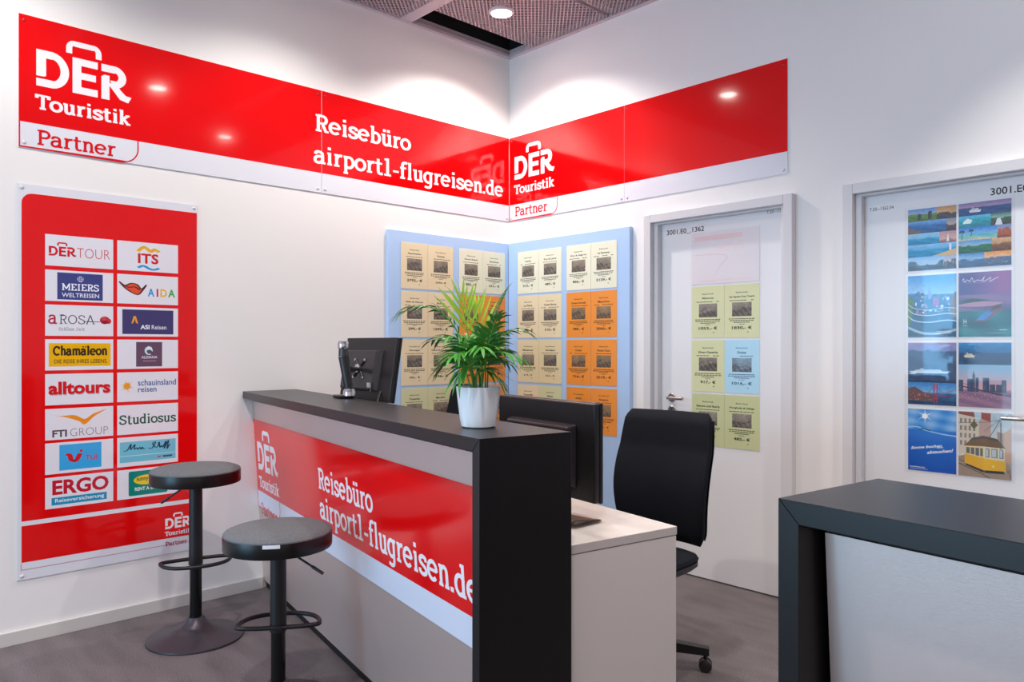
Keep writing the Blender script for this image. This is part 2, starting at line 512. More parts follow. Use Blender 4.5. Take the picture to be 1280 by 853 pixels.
class Flat:
    """printed shapes on the plane y = 0 (seen from -y), later shapes above earlier ones"""

    def __init__(self, mb, m, y=0.0, step=1.6e-5):
        self.mb, self.m, self.y, self.step = mb, m, y, step
        self.box = (0, 0, 1, 1)
        self.n = 0

    def at(self, x0, z0, w, h):
        self.box = (x0, z0, w, h)
        return self

    def t(self, p):
        return (self.box[0] + p[0] * self.box[2], self.box[1] + p[1] * self.box[3])

    def raw(self, pts, fs, col, lift=0):
        y = self.y - self.step * (self.n + lift)
        vs = []
        for p in pts:
            q = self.t(p)
            vs.append((q[0], y, q[1]))
        c = [lin(k) for k in col] if isinstance(col, list) else lin(col)
        self.mb.add(vs, fs, self.m, False, None, c)

    def poly(self, pts, col):
        self.n += 1
        a = sum(pts[i][0] * pts[(i + 1) % len(pts)][1] - pts[(i + 1) % len(pts)][0] * pts[i][1] for i in range(len(pts)))
        idx = list(range(len(pts)))
        self.raw(pts, [idx if a > 0 else idx[::-1]], col)

    def rect(self, x0, z0, x1, z1, col):
        self.poly([(x0, z0), (x1, z0), (x1, z1), (x0, z1)], col)

    def ell(self, cx, cz, rx, rz, col, a0=0, a1=360, n=28):
        self.poly(arc(cx, cz, rx, rz, a0, a1, n)[:-1] if a1 - a0 == 360 else arc(cx, cz, rx, rz, a0, a1, n), col)

    def rrect(self, x0, z0, x1, z1, r, col, rz=None, corners=(1, 1, 1, 1)):
        rz = rz or r
        p = []
        for k, (cx, cz, a, sx, sz) in enumerate([(x1 - r, z1 - rz, 0, x1, z1), (x0 + r, z1 - rz, 90, x0, z1), (x0 + r, z0 + rz, 180, x0, z0), (x1 - r, z0 + rz, 270, x1, z0)]):
            p += arc(cx, cz, r, rz, a, a + 90, 7) if corners[k] else [(sx, sz)]
        self.poly(p, col)

    def line(self, pts, w, col, closed=False, lift=0, asp=1.0):
        if not lift:
            self.n += 1
        n = len(pts)
        L, R = [], []
        for i in range(n):
            if closed:
                a, b = pts[i - 1], pts[(i + 1) % n]
                d0, d1 = (pts[i], a), (b, pts[i])
            a = pts[i - 1] if (i > 0 or closed) else None
            b = pts[(i + 1) % n] if (i < n - 1 or closed) else None
            ds = []
            if a is not None:
                ds.append((pts[i][0] - a[0], pts[i][1] - a[1]))
            if b is not None:
                ds.append((b[0] - pts[i][0], b[1] - pts[i][1]))
            nn = []
            for dx, dz in ds:
                l = math.hypot(dx, dz) or 1
                nn.append((-dz / l, dx / l))
            if len(nn) == 2:
                mx, mz = nn[0][0] + nn[1][0], nn[0][1] + nn[1][1]
                q = mx * mx + mz * mz
                k = 2 / q if q > 0.5 else 1
                mx, mz = mx * k, mz * k
            else:
                mx, mz = nn[0]
            L.append((pts[i][0] + mx * w / 2 / asp, pts[i][1] + mz * w / 2))
            R.append((pts[i][0] - mx * w / 2 / asp, pts[i][1] - mz * w / 2))
        m = n if closed else n - 1
        self.raw(L + R, [[n + i, n + (i + 1) % n, (i + 1) % n, i] for i in range(m)], col, lift)

    def text(self, s, x0, z0, x1, z1, col, bold=0.0, keep=False):
        """built-in sans, stretched into the box"""
        self.n += 1
        vs, fs, (a, b, c, d) = font_shape(s, bold)
        sx, sz = (x1 - x0) / max(b - a, 1e-6), (z1 - z0) / max(d - c, 1e-6)
        self.raw([(x0 + (x - a) * sx, z0 + (z - c) * sz) for x, z in vs], fs, col)

    def slab(self, s, x0, base, x1, xh, col, w=0.19, ws=0.155):
        """slab-serif strokes; xh = x-height, stretched to end at x1"""
        self.n += 1
        adv = 0
        items = []
        for ch in s:
            st, a = glyph(ch)
            items.append((adv, st))
            adv += a
        sx = (x1 - x0) / adv
        for off, st in items:
            for k, p in enumerate(st):
                ww = w if len(p) > 2 or abs(p[0][0] - p[-1][0]) < abs(p[0][1] - p[-1][1]) else ws
                if len(p) == 2 and abs(p[0][0] - p[1][0]) < 0.3 and p[0][1] == p[1][1] and abs(p[0][0] - p[1][0]) > .2 and (p[0][1] > 1.2 and p[0][1] < 1.31 or (s[items.index((off, st))] == '.')):
                    ww = 0.22
                n = len(p)
                q = self._rib(p, ww)
                self.raw([(x0 + (off + x) * sx, base + z * xh) for x, z in q], [[n + i, n + i + 1, i + 1, i] for i in range(n - 1)], col, lift=0.1 * k)

    @staticmethod
    def _rib(p, w):
        L, R = [], []
        n = len(p)
        for i in range(n):
            a, b = p[max(i - 1, 0)], p[min(i + 1, n - 1)]
            dx, dz = b[0] - a[0], b[1] - a[1]
            l = math.hypot(dx, dz) or 1
            L.append((p[i][0] - dz / l * w / 2, p[i][1] + dx / l * w / 2))
            R.append((p[i][0] + dz / l * w / 2, p[i][1] - dx / l * w / 2))
        return L + R

    def raster(self, x0, z0, x1, z1, nx, nz, fn):
        self.n += 1
        pts, cols = [], []
        for j in range(nz + 1):
            for i in range(nx + 1):
                u, v = i / nx, j / nz
                pts.append((x0 + (x1 - x0) * u, z0 + (z1 - z0) * v))
                c = fn(u, v)
                cols.append(tuple(min(1, max(0, k)) for k in c))
        fs = [[j * (nx + 1) + i, j * (nx + 1) + i + 1, (j + 1) * (nx + 1) + i + 1, (j + 1) * (nx + 1) + i] for j in range(nz) for i in range(nx)]
        self.raw(pts, fs, cols)


def der_mark(F, x, z, w, cap, col):
    """the suitcase word mark: origin at the foot of the D, w wide, cap high"""
    bx = F.box
    F.at(x, z, w, cap)
    s = 0.21
    def st(p, wd=s):
        F.line([(a, b) for a, b in p], wd, col, asp=w / cap)
    a = 2.38
    q = s / 2 / a
    # D: an upright, and a bowl that sweeps back to the foot, with a slit between them
    F.poly([(0, 1), (.098, 1), (.098, .30), (.07, .275), (0, .275)], col)
    F.line([(.09, .895)] + arc(.155, .5, .135, .395, 88, -88, 16) + [(.0, .105)], s * 1.0, col, asp=a)
    # E
    F.rect(.385 - .015, 0, .385 + .078, 1, col)
    F.rect(.385, .80, .64, 1, col)
    F.rect(.385, .42, .62, .61, col)
    F.rect(.385, 0, .64, .2, col)
    # R
    F.line([(.68, .90), (.80, .90)] + arc(.83, .69, .085, .21, 88, -75, 10) + [(.79, .47)], s, col, asp=a)
    F.poly([(.68, 0), (.77, 0), (.77, .70), (.71, .70), (.68, .64)], col)
    F.line([(.79, .50), (.86, .30), (.92, .14), (1.0, .10)], s * 0.95, col, asp=a)
    # suitcase handle
    F.line([(.335, 1.09), (.335, 1.22)] + arc(.385, 1.24, .05, .14, 180, 90, 6) + arc(.60, 1.24, .05, .14, 90, 0, 6) + [(.65, 1.09)], .15, col, asp=a)
    F.at(*bx)


def der_block(F, x, z, s, white, red, partner=True, sw=1.0):
    """word mark with Touristik, and Partner below, at s metres per mark width"""
    cap = s * 0.42
    der_mark(F, x, z, s * sw, cap, white)
    F.slab('Touristik', x - .01 * s, z - .268 * s, x + s * sw * 1.01, .122 * s, white, w=.24, ws=.19)
    if partner:
        F.slab('Partner', x, z - .680 * s, x + .84 * s * sw, .128 * s, red, w=.185, ws=.16)


# ------------------------------------------------------------------ the room
XR, YF = 7.2, -7.6
floor = struct(MB().box(-0.3, XR, YF, 0.3, -0.1, 0, M['carpet']).build('floor'))
struct(MB().box(-0.15, 0, YF, 0.15, 0, 3.475, M['wall']).build('wall_left'))

wb_ = MB()
D1 = (1.287, 2.130)
D2 = (2.488, 3.331)
DZ = 2.089
jam = 0.05
for a, b, z0, z1 in [(-0.15, D1[0] - .03, 0, 3.475), (D1[1] + .03, D2[0] - .03, 0, 3.475), (D2[1] + .03, XR, 0, 3.475), (D1[0] - .03, D1[1] + .03, DZ + .03, 3.475), (D2[0] - .03, D2[1] + .03, DZ + .03, 3.475)]:
    wb_.box(a, b, 0, 0.15, z0, z1, M['wall'])
struct(wb_.build('wall_back'))
struct(MB().box(XR, XR + .15, -2.6, 0.15, 0, 3.475, M['wall']).build('wall_right'))

# suspended ceiling: black void, perforated panels, rails
ceil = struct(MB().box(-0.15, XR, YF, 0.15, 4.2, 4.3, M['ceilvoid']).box(-.15, 0, YF, .15, 3.476, 4.2, M['ceilvoid']).box(0, XR, 0, .15, 3.476, 4.2, M['ceilvoid']).build('ceiling'))
for y0, y1, x0, x1 in [(-.895, -.035, .27, .955), (-.895, -.035, .985, 2.1), (-.895, -.035, 2.13, 4.2), (-2.4, -.985, .035, 1.2), (-2.4, -.985, 1.23, 2.4), (-2.4, -.985, 2.43, 4.2), (-4.2, -2.45, .035, 2.1), (-4.2, -2.45, 2.13, 4.2)]:
    p = MB()
    p.box(x0, x1, y0, y1, CEIL - .012, CEIL - .009, M['mesh'])
    # turned-up edges of the panel
    for a, b, c, d in [(x0, x0 + .004, y0, y1), (x1 - .004, x1, y0, y1), (x0, x1, y0, y0 + .004), (x0, x1, y1 - .004, y1)]:
        p.box(a, b, c, d, CEIL - .009, CEIL + .03, M['rail'])
    p.build('mesh_panel', ceil)
r = MB().box(.33, .42, -.89, -.04, CEIL - .0085, CEIL - .006, M['mesh'])
r.build('edge_stiffener', ceil)
r = MB()
for y0, y1 in [(-.985, -.895), (-2.45, -2.40)]:
    r.box(.03, 4.2, y0, y1, CEIL - .014, CEIL + .03, M['rail'], .003)
r.build('ceiling_rail', ceil)
b = MB()
b.box(4.2, XR, YF, 0, CEIL - .02, CEIL + .03, M['rail'])
b.box(0, 4.2, YF, -4.2, CEIL - .02, CEIL + .03, M['rail'])
b.build('plain_panel', ceil)
t = MB().box(0, .03, YF, 0, CEIL - .016, CEIL + .01, M['rail'], .002).box(0.03, XR, -.03, 0, CEIL - .016, CEIL + .01, M['rail'], .002)
t.box(.0, .006, -.89, -.006, CEIL + .01, CEIL + .05, M['rail']).box(.0, .27, -.006, 0, CEIL + .01, CEIL + .05, M['rail'])
struct(t.build('trim_1'))
struct(MB().box(0, .014, -7.0, -1.89, 0, .062, M['base'], .002).build('baseboard_left'))
bb = MB()
for a, b in [(1.13, D1[0] - .06), (D1[1] + .06, D2[0] - .06), (D2[1] + .06, XR)]:
    bb.box(a, b, -.014, 0, 0, .062, M['base'], .002)
struct(bb.build('baseboard_back'))


def door(name, x0, x1, handle_left, big, small, small_at, big_at):
    leaf = MB().box(x0 + .004, x1 - .004, .03, .07, .008, DZ - .006, M['door'], .001).build(name)
    struct(leaf)
    f = MB()
    w = .05
    f.box(x0 - w, x0, -.045, 0, 0, DZ + w, M['frame'], .003)
    f.box(x1, x1 + w, -.045, 0, 0, DZ + w, M['frame'], .003)
    f.box(x0, x1, -.045, 0, DZ, DZ + w, M['frame'], .003)
    f.box(x0 - .028, x0, 0, .1, 0, DZ, M['frame'])
    f.box(x1, x1 + .028, 0, .1, 0, DZ, M['frame'])
    f.box(x0 - .028, x1 + .028, 0, .1, DZ, DZ + .028, M['frame'])
    f.box(x0, x0 + .030, -.012, .029, 0, DZ - .010, M['frame'], .004)
    f.box(x1 - .030, x1, -.012, .029, 0, DZ - .010, M['frame'], .004)
    f.box(x0, x1, -.012, .029, DZ - .012, DZ, M['frame'], .004)
    f.build('door_frame', leaf)
    hx = x0 + .105 if handle_left else x1 - .105
    s = 1 if handle_left else -1
    hm = MB()
    T = Matrix.Translation((hx, .03, 1.040)) @ Matrix.Rotation(PI / 2, 4, 'X')
    hm.lathe([(0, .0), (.026, .0), (.026, .007), (.024, .009), (0, .009)], M['steel'], 32, T)
    pts = [(hx, .022, 1.04), (hx, -.012, 1.04), (hx + s * .006, -.024, 1.04), (hx + s * .02, -.03, 1.04), (hx + s * .06, -.03, 1.04), (hx + s * .115, -.029, 1.04)]
    hm.tube(pts, .0095, M['steel'], 14)
    hm.build('door_handle', leaf)
    km = MB()
    T = Matrix.Translation((hx, .03, .965)) @ Matrix.Rotation(PI / 2, 4, 'X')
    km.lathe([(0, .0), (.026, .0), (.026, .006), (.024, .008), (0, .008)], M['steel'], 32, T)
    km.box(hx - .0035, hx + .0035, .0205, .024, .955, .975, M['plinth'])
    km.build('keyhole_rose', leaf)
    F = Flat(MB(), M['ink'], .0296)
    F.text(big, big_at[0], big_at[1], big_at[2], big_at[3], '#26262c', 0.012)
    F.text(small, *small_at, '#4a474c')
    F.mb.build('door_lettering', leaf)
    return leaf


door('door_1', D1[0], D1[1], True, '3001.E0_.1362', 'T.E0--1362.1', (2.000, 2.062, 2.120, 2.078), (1.354, 2.009, 1.612, 2.043))
door('door_2', D2[0], D2[1], False, '3001.E0_.1362', 'T.E0--1362.04', (2.540, 2.005, 2.652, 2.021), (3.056, 2.004, 3.318, 2.041))
hg = MB()

# ------------------------------------------------------------------ ceiling lamps
def lampobj(i, x, y, e, sp):
    lab = ['round white downlight in the mesh ceiling near the room corner', 'round downlight washing the left wall above the partner board', 'round downlight above the reception counter', 'round downlight in front of the first door', 'round downlight above the stools in front of the counter', 'added unseen fill downlight over the floor between the two counters', 'added unseen fill downlight near the left wall, left of the stools'][i]
    t = thing('downlight', lab, 'ceiling lamp', (x, y, CEIL - .002), 0, 'ceiling downlights')
    MB().lathe([(.035, .12), (.040, .12), (.040, .0), (.075, .0), (.080, -.004), (.080, -.016), (.074, -.022), (.064, -.024), (.062, -.018)], M['lamp'], 40).build('trim_ring', t)
    MB().lathe([(.063, -.019), (.04, -.023), (0.0, -.026)], M['glow'], 32).build('lens', t)
    l = bpy.data.lights.new('downlight_beam', 'SPOT')
    l.energy = e
    l.color = (1.0, .955, .90)
    l.spot_size = rad(sp)
    l.spot_blend = 0.6
    l.shadow_soft_size = .05
    o = bpy.data.objects.new('downlight_beam', l)
    COL.objects.link(o)
    o.location = (x, y, CEIL - .05)


for i, (x, y, e, sp) in enumerate(LAMPS):
    lampobj(i, x, y, e, sp)

# ------------------------------------------------------------------ wall signs
RA = (0, 0, PI / 2)      # things on the left wall: local x runs along +y, local -y looks into the room
W_, WP = '#f2eef2', '#dfe0ea'


def screw(parent, x, z, m, y):
    T = Matrix.Translation((x, y, z)) @ Matrix.Rotation(PI / 2, 4, 'X')
    MB().lathe([(0, .0045), (.005, .004), (.0085, .0015), (.009, 0)], m, 18, T).build('screw_cap', parent)


def sign(name, label, x0, x1, loc, rot, decorate, second=None):
    """banner panel from x0 to x1 along its wall, red above a white band"""
    zb, zr, zt = 2.2535, 2.3695, 2.8575
    o = MB().box(x0, x1, 0.0, .004, zb, zt, M['whitep']).build(name, None, loc, rot)
    tag(o, label, 'sign', 'banner panels along the top of the walls')
    mb = MB().add([(x0, -.0003, zr), (x1, -.0003, zr), (x1, -.0003, zt), (x0, -.0003, zt)], [[0, 1, 2, 3]], M['red'])
    mb.build('red_field', o)
    F = Flat(MB(), M['ink'], -.0006)
    decorate(F)
    if F.mb.v:
        F.mb.build('lettering', o)
    if second:
        F = Flat(MB(), M['ink'], -.0006)
        second(F)
        F.mb.build('lettering', o)
    for x in (x0 + .022, x1 - .022):
        screw(o, x, zt - .025, M['screwr'], -.0003)
        screw(o, x, zb + .022, M['screw'], 0)
    return o


def pbox(F, x0, xr, z0, z1, r):
    F.line([(x0, z1), (x0, z0), (xr - r, z0)] + arc(xr - r, z0 + r, r, r, -90, 0, 8) + [(xr, z1)], .006, '#d8101c')


def dec_a(F):
    der_block(F, -2.981, 2.546, .400, W_, '#d8101c')
    pbox(F, -3.047, -2.543, 2.2565, 2.369, .07)


def dec_b(F):
    F.slab('Reisebüro', -1.572, 2.6125, -.882, .0735, W_, w=.21)


def dec_b2(F):
    F.slab('airport1-flugreisen.de', -1.578, 2.424, -.066, .0755, W_, w=.21)


def dec_c(F):
    der_block(F, .062, 2.548, .389, W_, '#d8101c')
    pbox(F, .008, .485, 2.2565, 2.369, .06)


sign('wall_banner', 'red banner panel with suitcase logo over a Partner box, far left on the left wall', -3.05, -1.5265, (.005, 0, 0), RA, dec_a)
sign('wall_banner', 'red banner panel reading airport1-flugreisen.de in white, left wall up to the corner', -1.5235, -.008, (.005, 0, 0), RA, dec_b, dec_b2)
sign('wall_banner', 'red banner panel with small suitcase logo beside the corner on the back wall', .006, 1.0585, (0, -.005, 0), (0, 0, 0), dec_c)
sign('wall_banner', 'plain red banner panel without any writing above the first door', 1.0600, 2.1365, (0, -.005, 0), (0, 0, 0), lambda F: None)

# partner board
pb = MB().box(-3.055, -2.250, 0, .004, .286, 2.086, M['whitep']).build('partner_board', None, (.006, 0, 0), RA)
tag(pb, 'tall red board with sixteen white tour operator logo tiles on the left wall', 'sign')
mb = MB()
F = Flat(mb, M['red'], -.0003)
F.rrect(-3.039, .551, -2.2535, 2.0455, .045, RED, corners=(0, 1, 0, 0))
F.rect(-3.039, .364, -2.2535, .530, RED)
mb.build('red_field', pb)
F = Flat(MB(), M['ink'], -.0006)
der_block(F, -2.413, .412, .128, W_, '#b02030')
F.line([(-3.041, .36), (-3.041, .331), (-2.2535, .331)], .002, '#c05068')
F.mb.build('lettering', pb)
for x in (-3.037, -2.268):
    for z in (2.070, .303):
        screw(pb, x, z, M['screw'], 0)

TX = [(-2.946, -2.657), (-2.639, -2.350)]
TZ = [1.867, 1.703, 1.541, 1.380, 1.218, 1.056, .897, .737]
DR = '#cf1b28'


def wave(F, x0, x1, z, amp, w, col, ph=0):
    top = [(x0 + (x1 - x0) * i / 14, z + amp * math.sin(ph + 2 * PI * i / 14) + w * math.sin(PI * i / 14)) for i in range(15)]
    bot = [(x0 + (x1 - x0) * i / 14, z + amp * math.sin(ph + 2 * PI * i / 14) - w * math.sin(PI * i / 14)) for i in range(15)]
    F.poly(bot + top[::-1], col)


def t1(F):
    x, z, w, h = F.box
    der_mark(F, x + .05 * w, z + .32 * h, .39 * w, .31 * h, DR)
    F.text('TOUR', .455, .31, .95, .63, DR, -.018)


def t2(F):
    F.text('ITS', .33, .27, .67, .62, DR, .03)
    F.line(spl([(.33, .68), (.43, .84), (.54, .70), (.60, .78), (.68, .70)]), .07, '#f0b020')
    F.line(spl([(.33, .12), (.42, .19), (.52, .10), (.60, .08), (.68, .14)]), .06, '#2a9ad8')


def t3(F):
    F.rect(.17, .06, .84, .93, '#3f4484')
    F.ell(.505, .74, .048, .095, '#c8cce6')
    for k in (-.4, 0, .4):
        F.line([(.46, .74 + k * .1), (.55, .74 + k * .1 + .02)], .015, '#3f4484')
        F.line([(.505 + k * .05, .66), (.505 + k * .06, .82)], .008, '#3f4484')
    F.slab('MEIERS', .235, .36, .785, .165, '#eef0f8', w=.2)
    F.text('WELTREISEN', .235, .14, .785, .28, '#e2e4f2', .012)


def t4(F):
    up = spl([(.04, .72), (.12, .62), (.22, .70), (.32, .66), (.38, .52), (.46, .64)])
    lo = spl([(.46, .64), (.40, .46), (.33, .32), (.22, .40), (.12, .54), (.04, .72)])
    F.poly(up + lo[1:-1], '#e8502c')
    F.line(spl([(.03, .74), (.12, .62), (.22, .70), (.32, .66), (.385, .52), (.47, .67)]), .03, '#50202a')
    F.line(spl([(.04, .72), (.12, .54), (.22, .40), (.33, .32), (.40, .46), (.46, .64)]), .03, '#50202a')
    F.line(spl([(.06, .68), (.18, .56), (.28, .58), (.36, .48)]), .03, '#50202a')
    for c, x0, x1, k in [('A', .49, .60, '#2a9ad8'), ('I', .635, .665, '#c83c50'), ('D', .70, .81, '#f0b820'), ('A', .83, .95, '#4aa84a')]:
        F.text(c, x0, .27, x1, .55, k, .03)


def t5(F):
    F.slab('a', .04, .38, .17, .30, '#b02038', w=.17)
    F.slab('ROSA', .19, .38, .72, .225, '#4a4a52', w=.12, ws=.08)
    F.line([(.55, .47), (.80, .47)], .02, '#3a3a40')
    for cx, cz, rx, rz, c in [(.87, .53, .075, .13, '#b81c30'), (.93, .50, .04, .09, '#cf3040'), (.86, .58, .04, .07, '#d04454'), (.88, .47, .05, .05, '#8c1024')]:
        F.ell(cx, cz, rx, rz, c)
    F.slab('Schöne Zeit'.replace('ö', 'o'), .19, .17, .57, .075, '#6a6a72', w=.14, ws=.1)
    F.ell(.302, .275, .006, .012, '#6a6a72')
    F.ell(.322, .275, .006, .012, '#6a6a72')


def t6(F):
    F.rect(.08, .08, .92, .92, '#433c6e')
    F.poly([(.225, .44), (.26, .70), (.295, .70), (.335, .44), (.30, .46), (.278, .60), (.255, .46)], '#f09a28')
    F.text('ASI', .37, .25, .52, .40, '#f0f0f6', .03)
    F.text('Reisen', .555, .25, .80, .40, '#e4e4f0', .008)


def t7(F):
    F.rect(.05, .12, .96, .87, '#f0b400')
    F.slab('Cham', .11, .48, .51, .215, '#3c2a14', w=.30, ws=.2)
    F.slab('aleon', .51, .48, .91, .215, '#3c2a14', w=.30, ws=.2)
    F.rect(.532, .735, .556, .775, '#3c2a14')
    F.rect(.572, .735, .596, .775, '#3c2a14')
    F.text('DIE REISE IHRES LEBENS.', .13, .22, .91, .35, '#463214', .01)


def t8(F):
    F.rect(.30, .07, .73, .92, '#6b4a62')
    F.line(arc(.51, .62, .055, .13, 60, 300, 12), .035, '#bfe0e8')
    F.poly([(.45, .62), (.50, .78), (.56, .72), (.575, .58), (.53, .66)], '#d8eef2')
    F.text('ALDIANA', .385, .35, .65, .44, '#e6e0ea', .02)
    F.rect(.41, .25, .63, .275, '#a890a4')


def t9(F):
    F.text('alltours', .055, .30, .965, .72, '#b9b2ba', .038)
    F.text('alltours', .045, .33, .955, .75, '#d8101c', .038)


def t10(F):
    for k in range(12):
        a = 2 * PI * k / 12 + .2
        l = .115 if k % 2 else .085
        c, s = math.cos(a), math.sin(a)
        F.poly([(.155 - s * .014, .53 + c * .028), (.155 + c * l, .53 + s * l * 2), (.155 + s * .014, .53 - c * .028)], '#f0a02c')
    F.ell(.155, .53, .055, .11, '#f0a02c')
    F.text('schauinsland', .33, .53, .965, .74, '#2a5a9c', .01)
    F.text('reisen', .33, .31, .635, .49, '#2a5a9c', .01)


def t11(F):
    F.poly(spl([(.05, .82), (.22, .76), (.42, .76), (.57, .62), (.70, .78), (.92, .93)]) + spl([(.92, .93), (.72, .70), (.57, .44), (.48, .56), (.30, .70), (.05, .82)])[1:-1], '#ee9420')
    F.text('FTI', .10, .08, .31, .31, '#57525a', .035)
    F.text('GROUP', .355, .08, .92, .33, '#77727a', -.018)


def t12(F):
    F.slab('Studiosus', .03, .34, .965, .235, '#1f5f4c', w=.21, ws=.10)


def t13(F):
    F.rect(.20, .09, .82, .92, '#3ba9e6')
    F.line(spl([(.30, .60), (.35, .56), (.37, .42), (.42, .36), (.46, .42), (.50, .60)]), .075, DR)
    F.line([(.29, .595), (.36, .595)], .06, DR)
    F.ell(.515, .68, .022, .045, DR)
    F.text('TUI', .58, .36, .755, .52, DR, .015)


def t14(F):
    F.rect(.04, .14, .96, .84, '#76c2d8')
    F.line([(.04, .36), (.96, .36)], .02, '#c8e6ee')
    F.line(spl([(.10, .54), (.16, .56), (.22, .76), (.21, .56), (.28, .74), (.27, .57), (.31, .62), (.33, .56), (.36, .62), (.38, .56), (.40, .62), (.42, .56), (.45, .57)], 5), .022, '#1c4a68')
    F.line(spl([(.50, .58), (.56, .56), (.62, .76), (.57, .72), (.62, .58), (.66, .62), (.68, .76), (.69, .57), (.72, .62), (.74, .57), (.80, .78), (.76, .50), (.84, .80), (.81, .50), (.86, .66)], 5), .022, '#1c4a68')
    F.line(spl([(.66, .28), (.68, .22), (.71, .28)]), .02, DR)
    F.rect(.74, .22, .90, .28, '#3a5a80')


def t15(F):
    F.text('ERGO', .10, .42, .93, .90, '#c8142c', .035)
    F.rect(.09, .10, .90, .34, '#1f93be')
    F.text('Reiseversicherung', .14, .14, .86, .30, '#eef6fa', .012)


def t16(F):
    F.rrect(.18, .08, .82, .92, .03, '#0f8577', .06)
    F.ell(.48, .60, .22, .17, '#f2d022')
    F.text('sunny', .31, .53, .50, .68, '#2a3a20', .02)
    F.text('cars', .51, .55, .65, .66, '#4a5a30', .0)
    F.text('RENT A SMILE', .28, .24, .70, .36, '#eef6f4', .02)


TN = ['white DERTOUR tile', 'white ITS tile with yellow and blue waves', 'blue MEIERS WELTREISEN tile', 'white AIDA tile with red lips', 'white aROSA tile with a rose', 'violet ASI Reisen tile', 'yellow Chamäleon tile', 'plum ALDIANA tile', 'white alltours tile in red letters', 'white schauinsland reisen tile with orange sun', 'white FTI GROUP tile with orange bird', 'white Studiosus tile in green letters', 'sky blue TUI tile', 'pale blue Mein Schiff tile', 'white ERGO tile in red letters', 'teal sunny cars tile']
for k, fn in enumerate([t1, t2, t3, t4, t5, t6, t7, t8, t9, t10, t11, t12, t13, t14, t15, t16]):
    x0, x1 = TX[k % 2]
    zt = TZ[k // 2]
    F = Flat(MB(), M['ink'], -.0008)
    F.at(x0, zt - .145, x1 - x0, .145)
    F.rect(0, 0, 1, 1, '#e9e6ee')
    fn(F)
    o = F.mb.build('logo_tile', pb)
    o['label'] = TN[k]

# ------------------------------------------------------------------ pale blue notice boards
BT = .022
ba = MB().box(-1.067, -.030, 0, BT, .30, 2.087, M['blue'], .002).build('notice_board', None, (BT, 0, 0), RA)
tag(ba, 'pale blue board on the left wall, behind the plant and the monitor arm', 'notice board', 'blue notice boards in the corner')
bb2 = MB().box(.026, 1.122, 0, .030, .30, 2.089, M['blue'], .002).build('notice_board', None, (0, -.0315, 0), (0, 0, 0))
tag(bb2, 'pale blue board on the back wall between the corner and the first door', 'notice board', 'blue notice boards in the corner')

TAN, CREAM, ORG, YEL, PALE, BLUE_REFL, GRN = '#f8e6be', '#f8f6dc', '#ff9c34', '#f2e2b4', '#e2e3b4', '#bce6fa', '#d2d6a2'
rnd = random.Random(7)


def grey_photo(F, x0, z0, x1, z1, kind, dark='#3a3432', light='#c8c0b8', blue=False):
    r = random.Random(kind * 17 + 3)
    ph = [r.uniform(0, 6) for _ in range(6)]
    hz = r.uniform(.42, .68)
    d = [int(dark[i:i + 2], 16) / 255 for i in (1, 3, 5)]
    l = [int(light[i:i + 2], 16) / 255 for i in (1, 3, 5)]

    def fn(u, v):
        ridge = hz + .10 * math.sin(u * 5 + ph[0]) + .05 * math.sin(u * 13 + ph[1])
        if v > ridge:
            t = .55 + .35 * (v - ridge) + .05 * math.sin(u * 9 + ph[2])
        else:
            t = .18 + .25 * math.sin(u * 11 + v * 6 + ph[3]) ** 2 + .35 * max(0, math.sin(u * 4 - v * 9 + ph[4])) * (v / ridge)
        t += r.uniform(-.13, .13)
        return tuple(a + (b - a) * min(1, max(0, t)) for a, b in zip(d, l))
    F.raster(x0, z0, x1, z1, 22, 16, fn)


def sheet(loc, rot, w, h, col, head, title, price, kind, label, group, ink='#2c2620', small=False, mirror=False, blank=False, lat='#c8c0b8'):
    mb = MB()
    mb.add([(0, .0012, 0), (w, .0012, 0), (w, .0012, h), (0, .0012, h), (0, 0, 0), (w, 0, 0), (w, 0, h), (0, 0, h)],
           [[4, 5, 6, 7], [3, 2, 1, 0], [0, 1, 5, 4], [1, 2, 6, 5], [2, 3, 7, 6], [3, 0, 4, 7]], M['paper'], ink=lin(col))
    F = Flat(mb, M['paper'], -.0001)
    F.at(0, 0, w, h)
    if not blank:
        j = random.Random(kind)
        F.text(head, .5 - .017 * len(head), .835, .5 + .017 * len(head), .862, ink, .01)
        hw = min(.36, .025 * len(title))
        F.text(title, .5 - hw, .742, .5 + hw, .785, ink, .026)
        tw = j.uniform(.30, .40)
        for a in range(7):
            if j.random() < .9:
                F.rect(.5 - tw + a * tw * 2 / 7, .690, .5 - tw + (a + .82) * tw * 2 / 7, .702, ink)
        grey_photo(F, .22, .40, .78, .66, kind, light=lat)
        for z, tw in ((.345, j.uniform(.36, .42)), (.312, j.uniform(.34, .42)), (.279, j.uniform(.16, .3))):
            n = 9
            for a in range(n):
                F.rect(.5 - tw + a * tw * 2 / n, z, .5 - tw + (a + j.uniform(.7, .92)) * tw * 2 / n, z + .014, ink)
        F.rect(.42, .247, .58, .254, ink)
        if small:
            F.text(price + ',- \u20ac', .30, .150, .70, .197, ink, .015)
        else:
            pw = .053 * (len(price) + 1.4)
            F.text(price + ',- \u20ac', .5 - pw, .150, .5 + pw, .215, ink, .022)
        F.rect(.66, .095, .69, .112, ink)
    o = mb.build('price_sheet', None, loc, rot)
    return tag(o, label, 'price sheet', group)


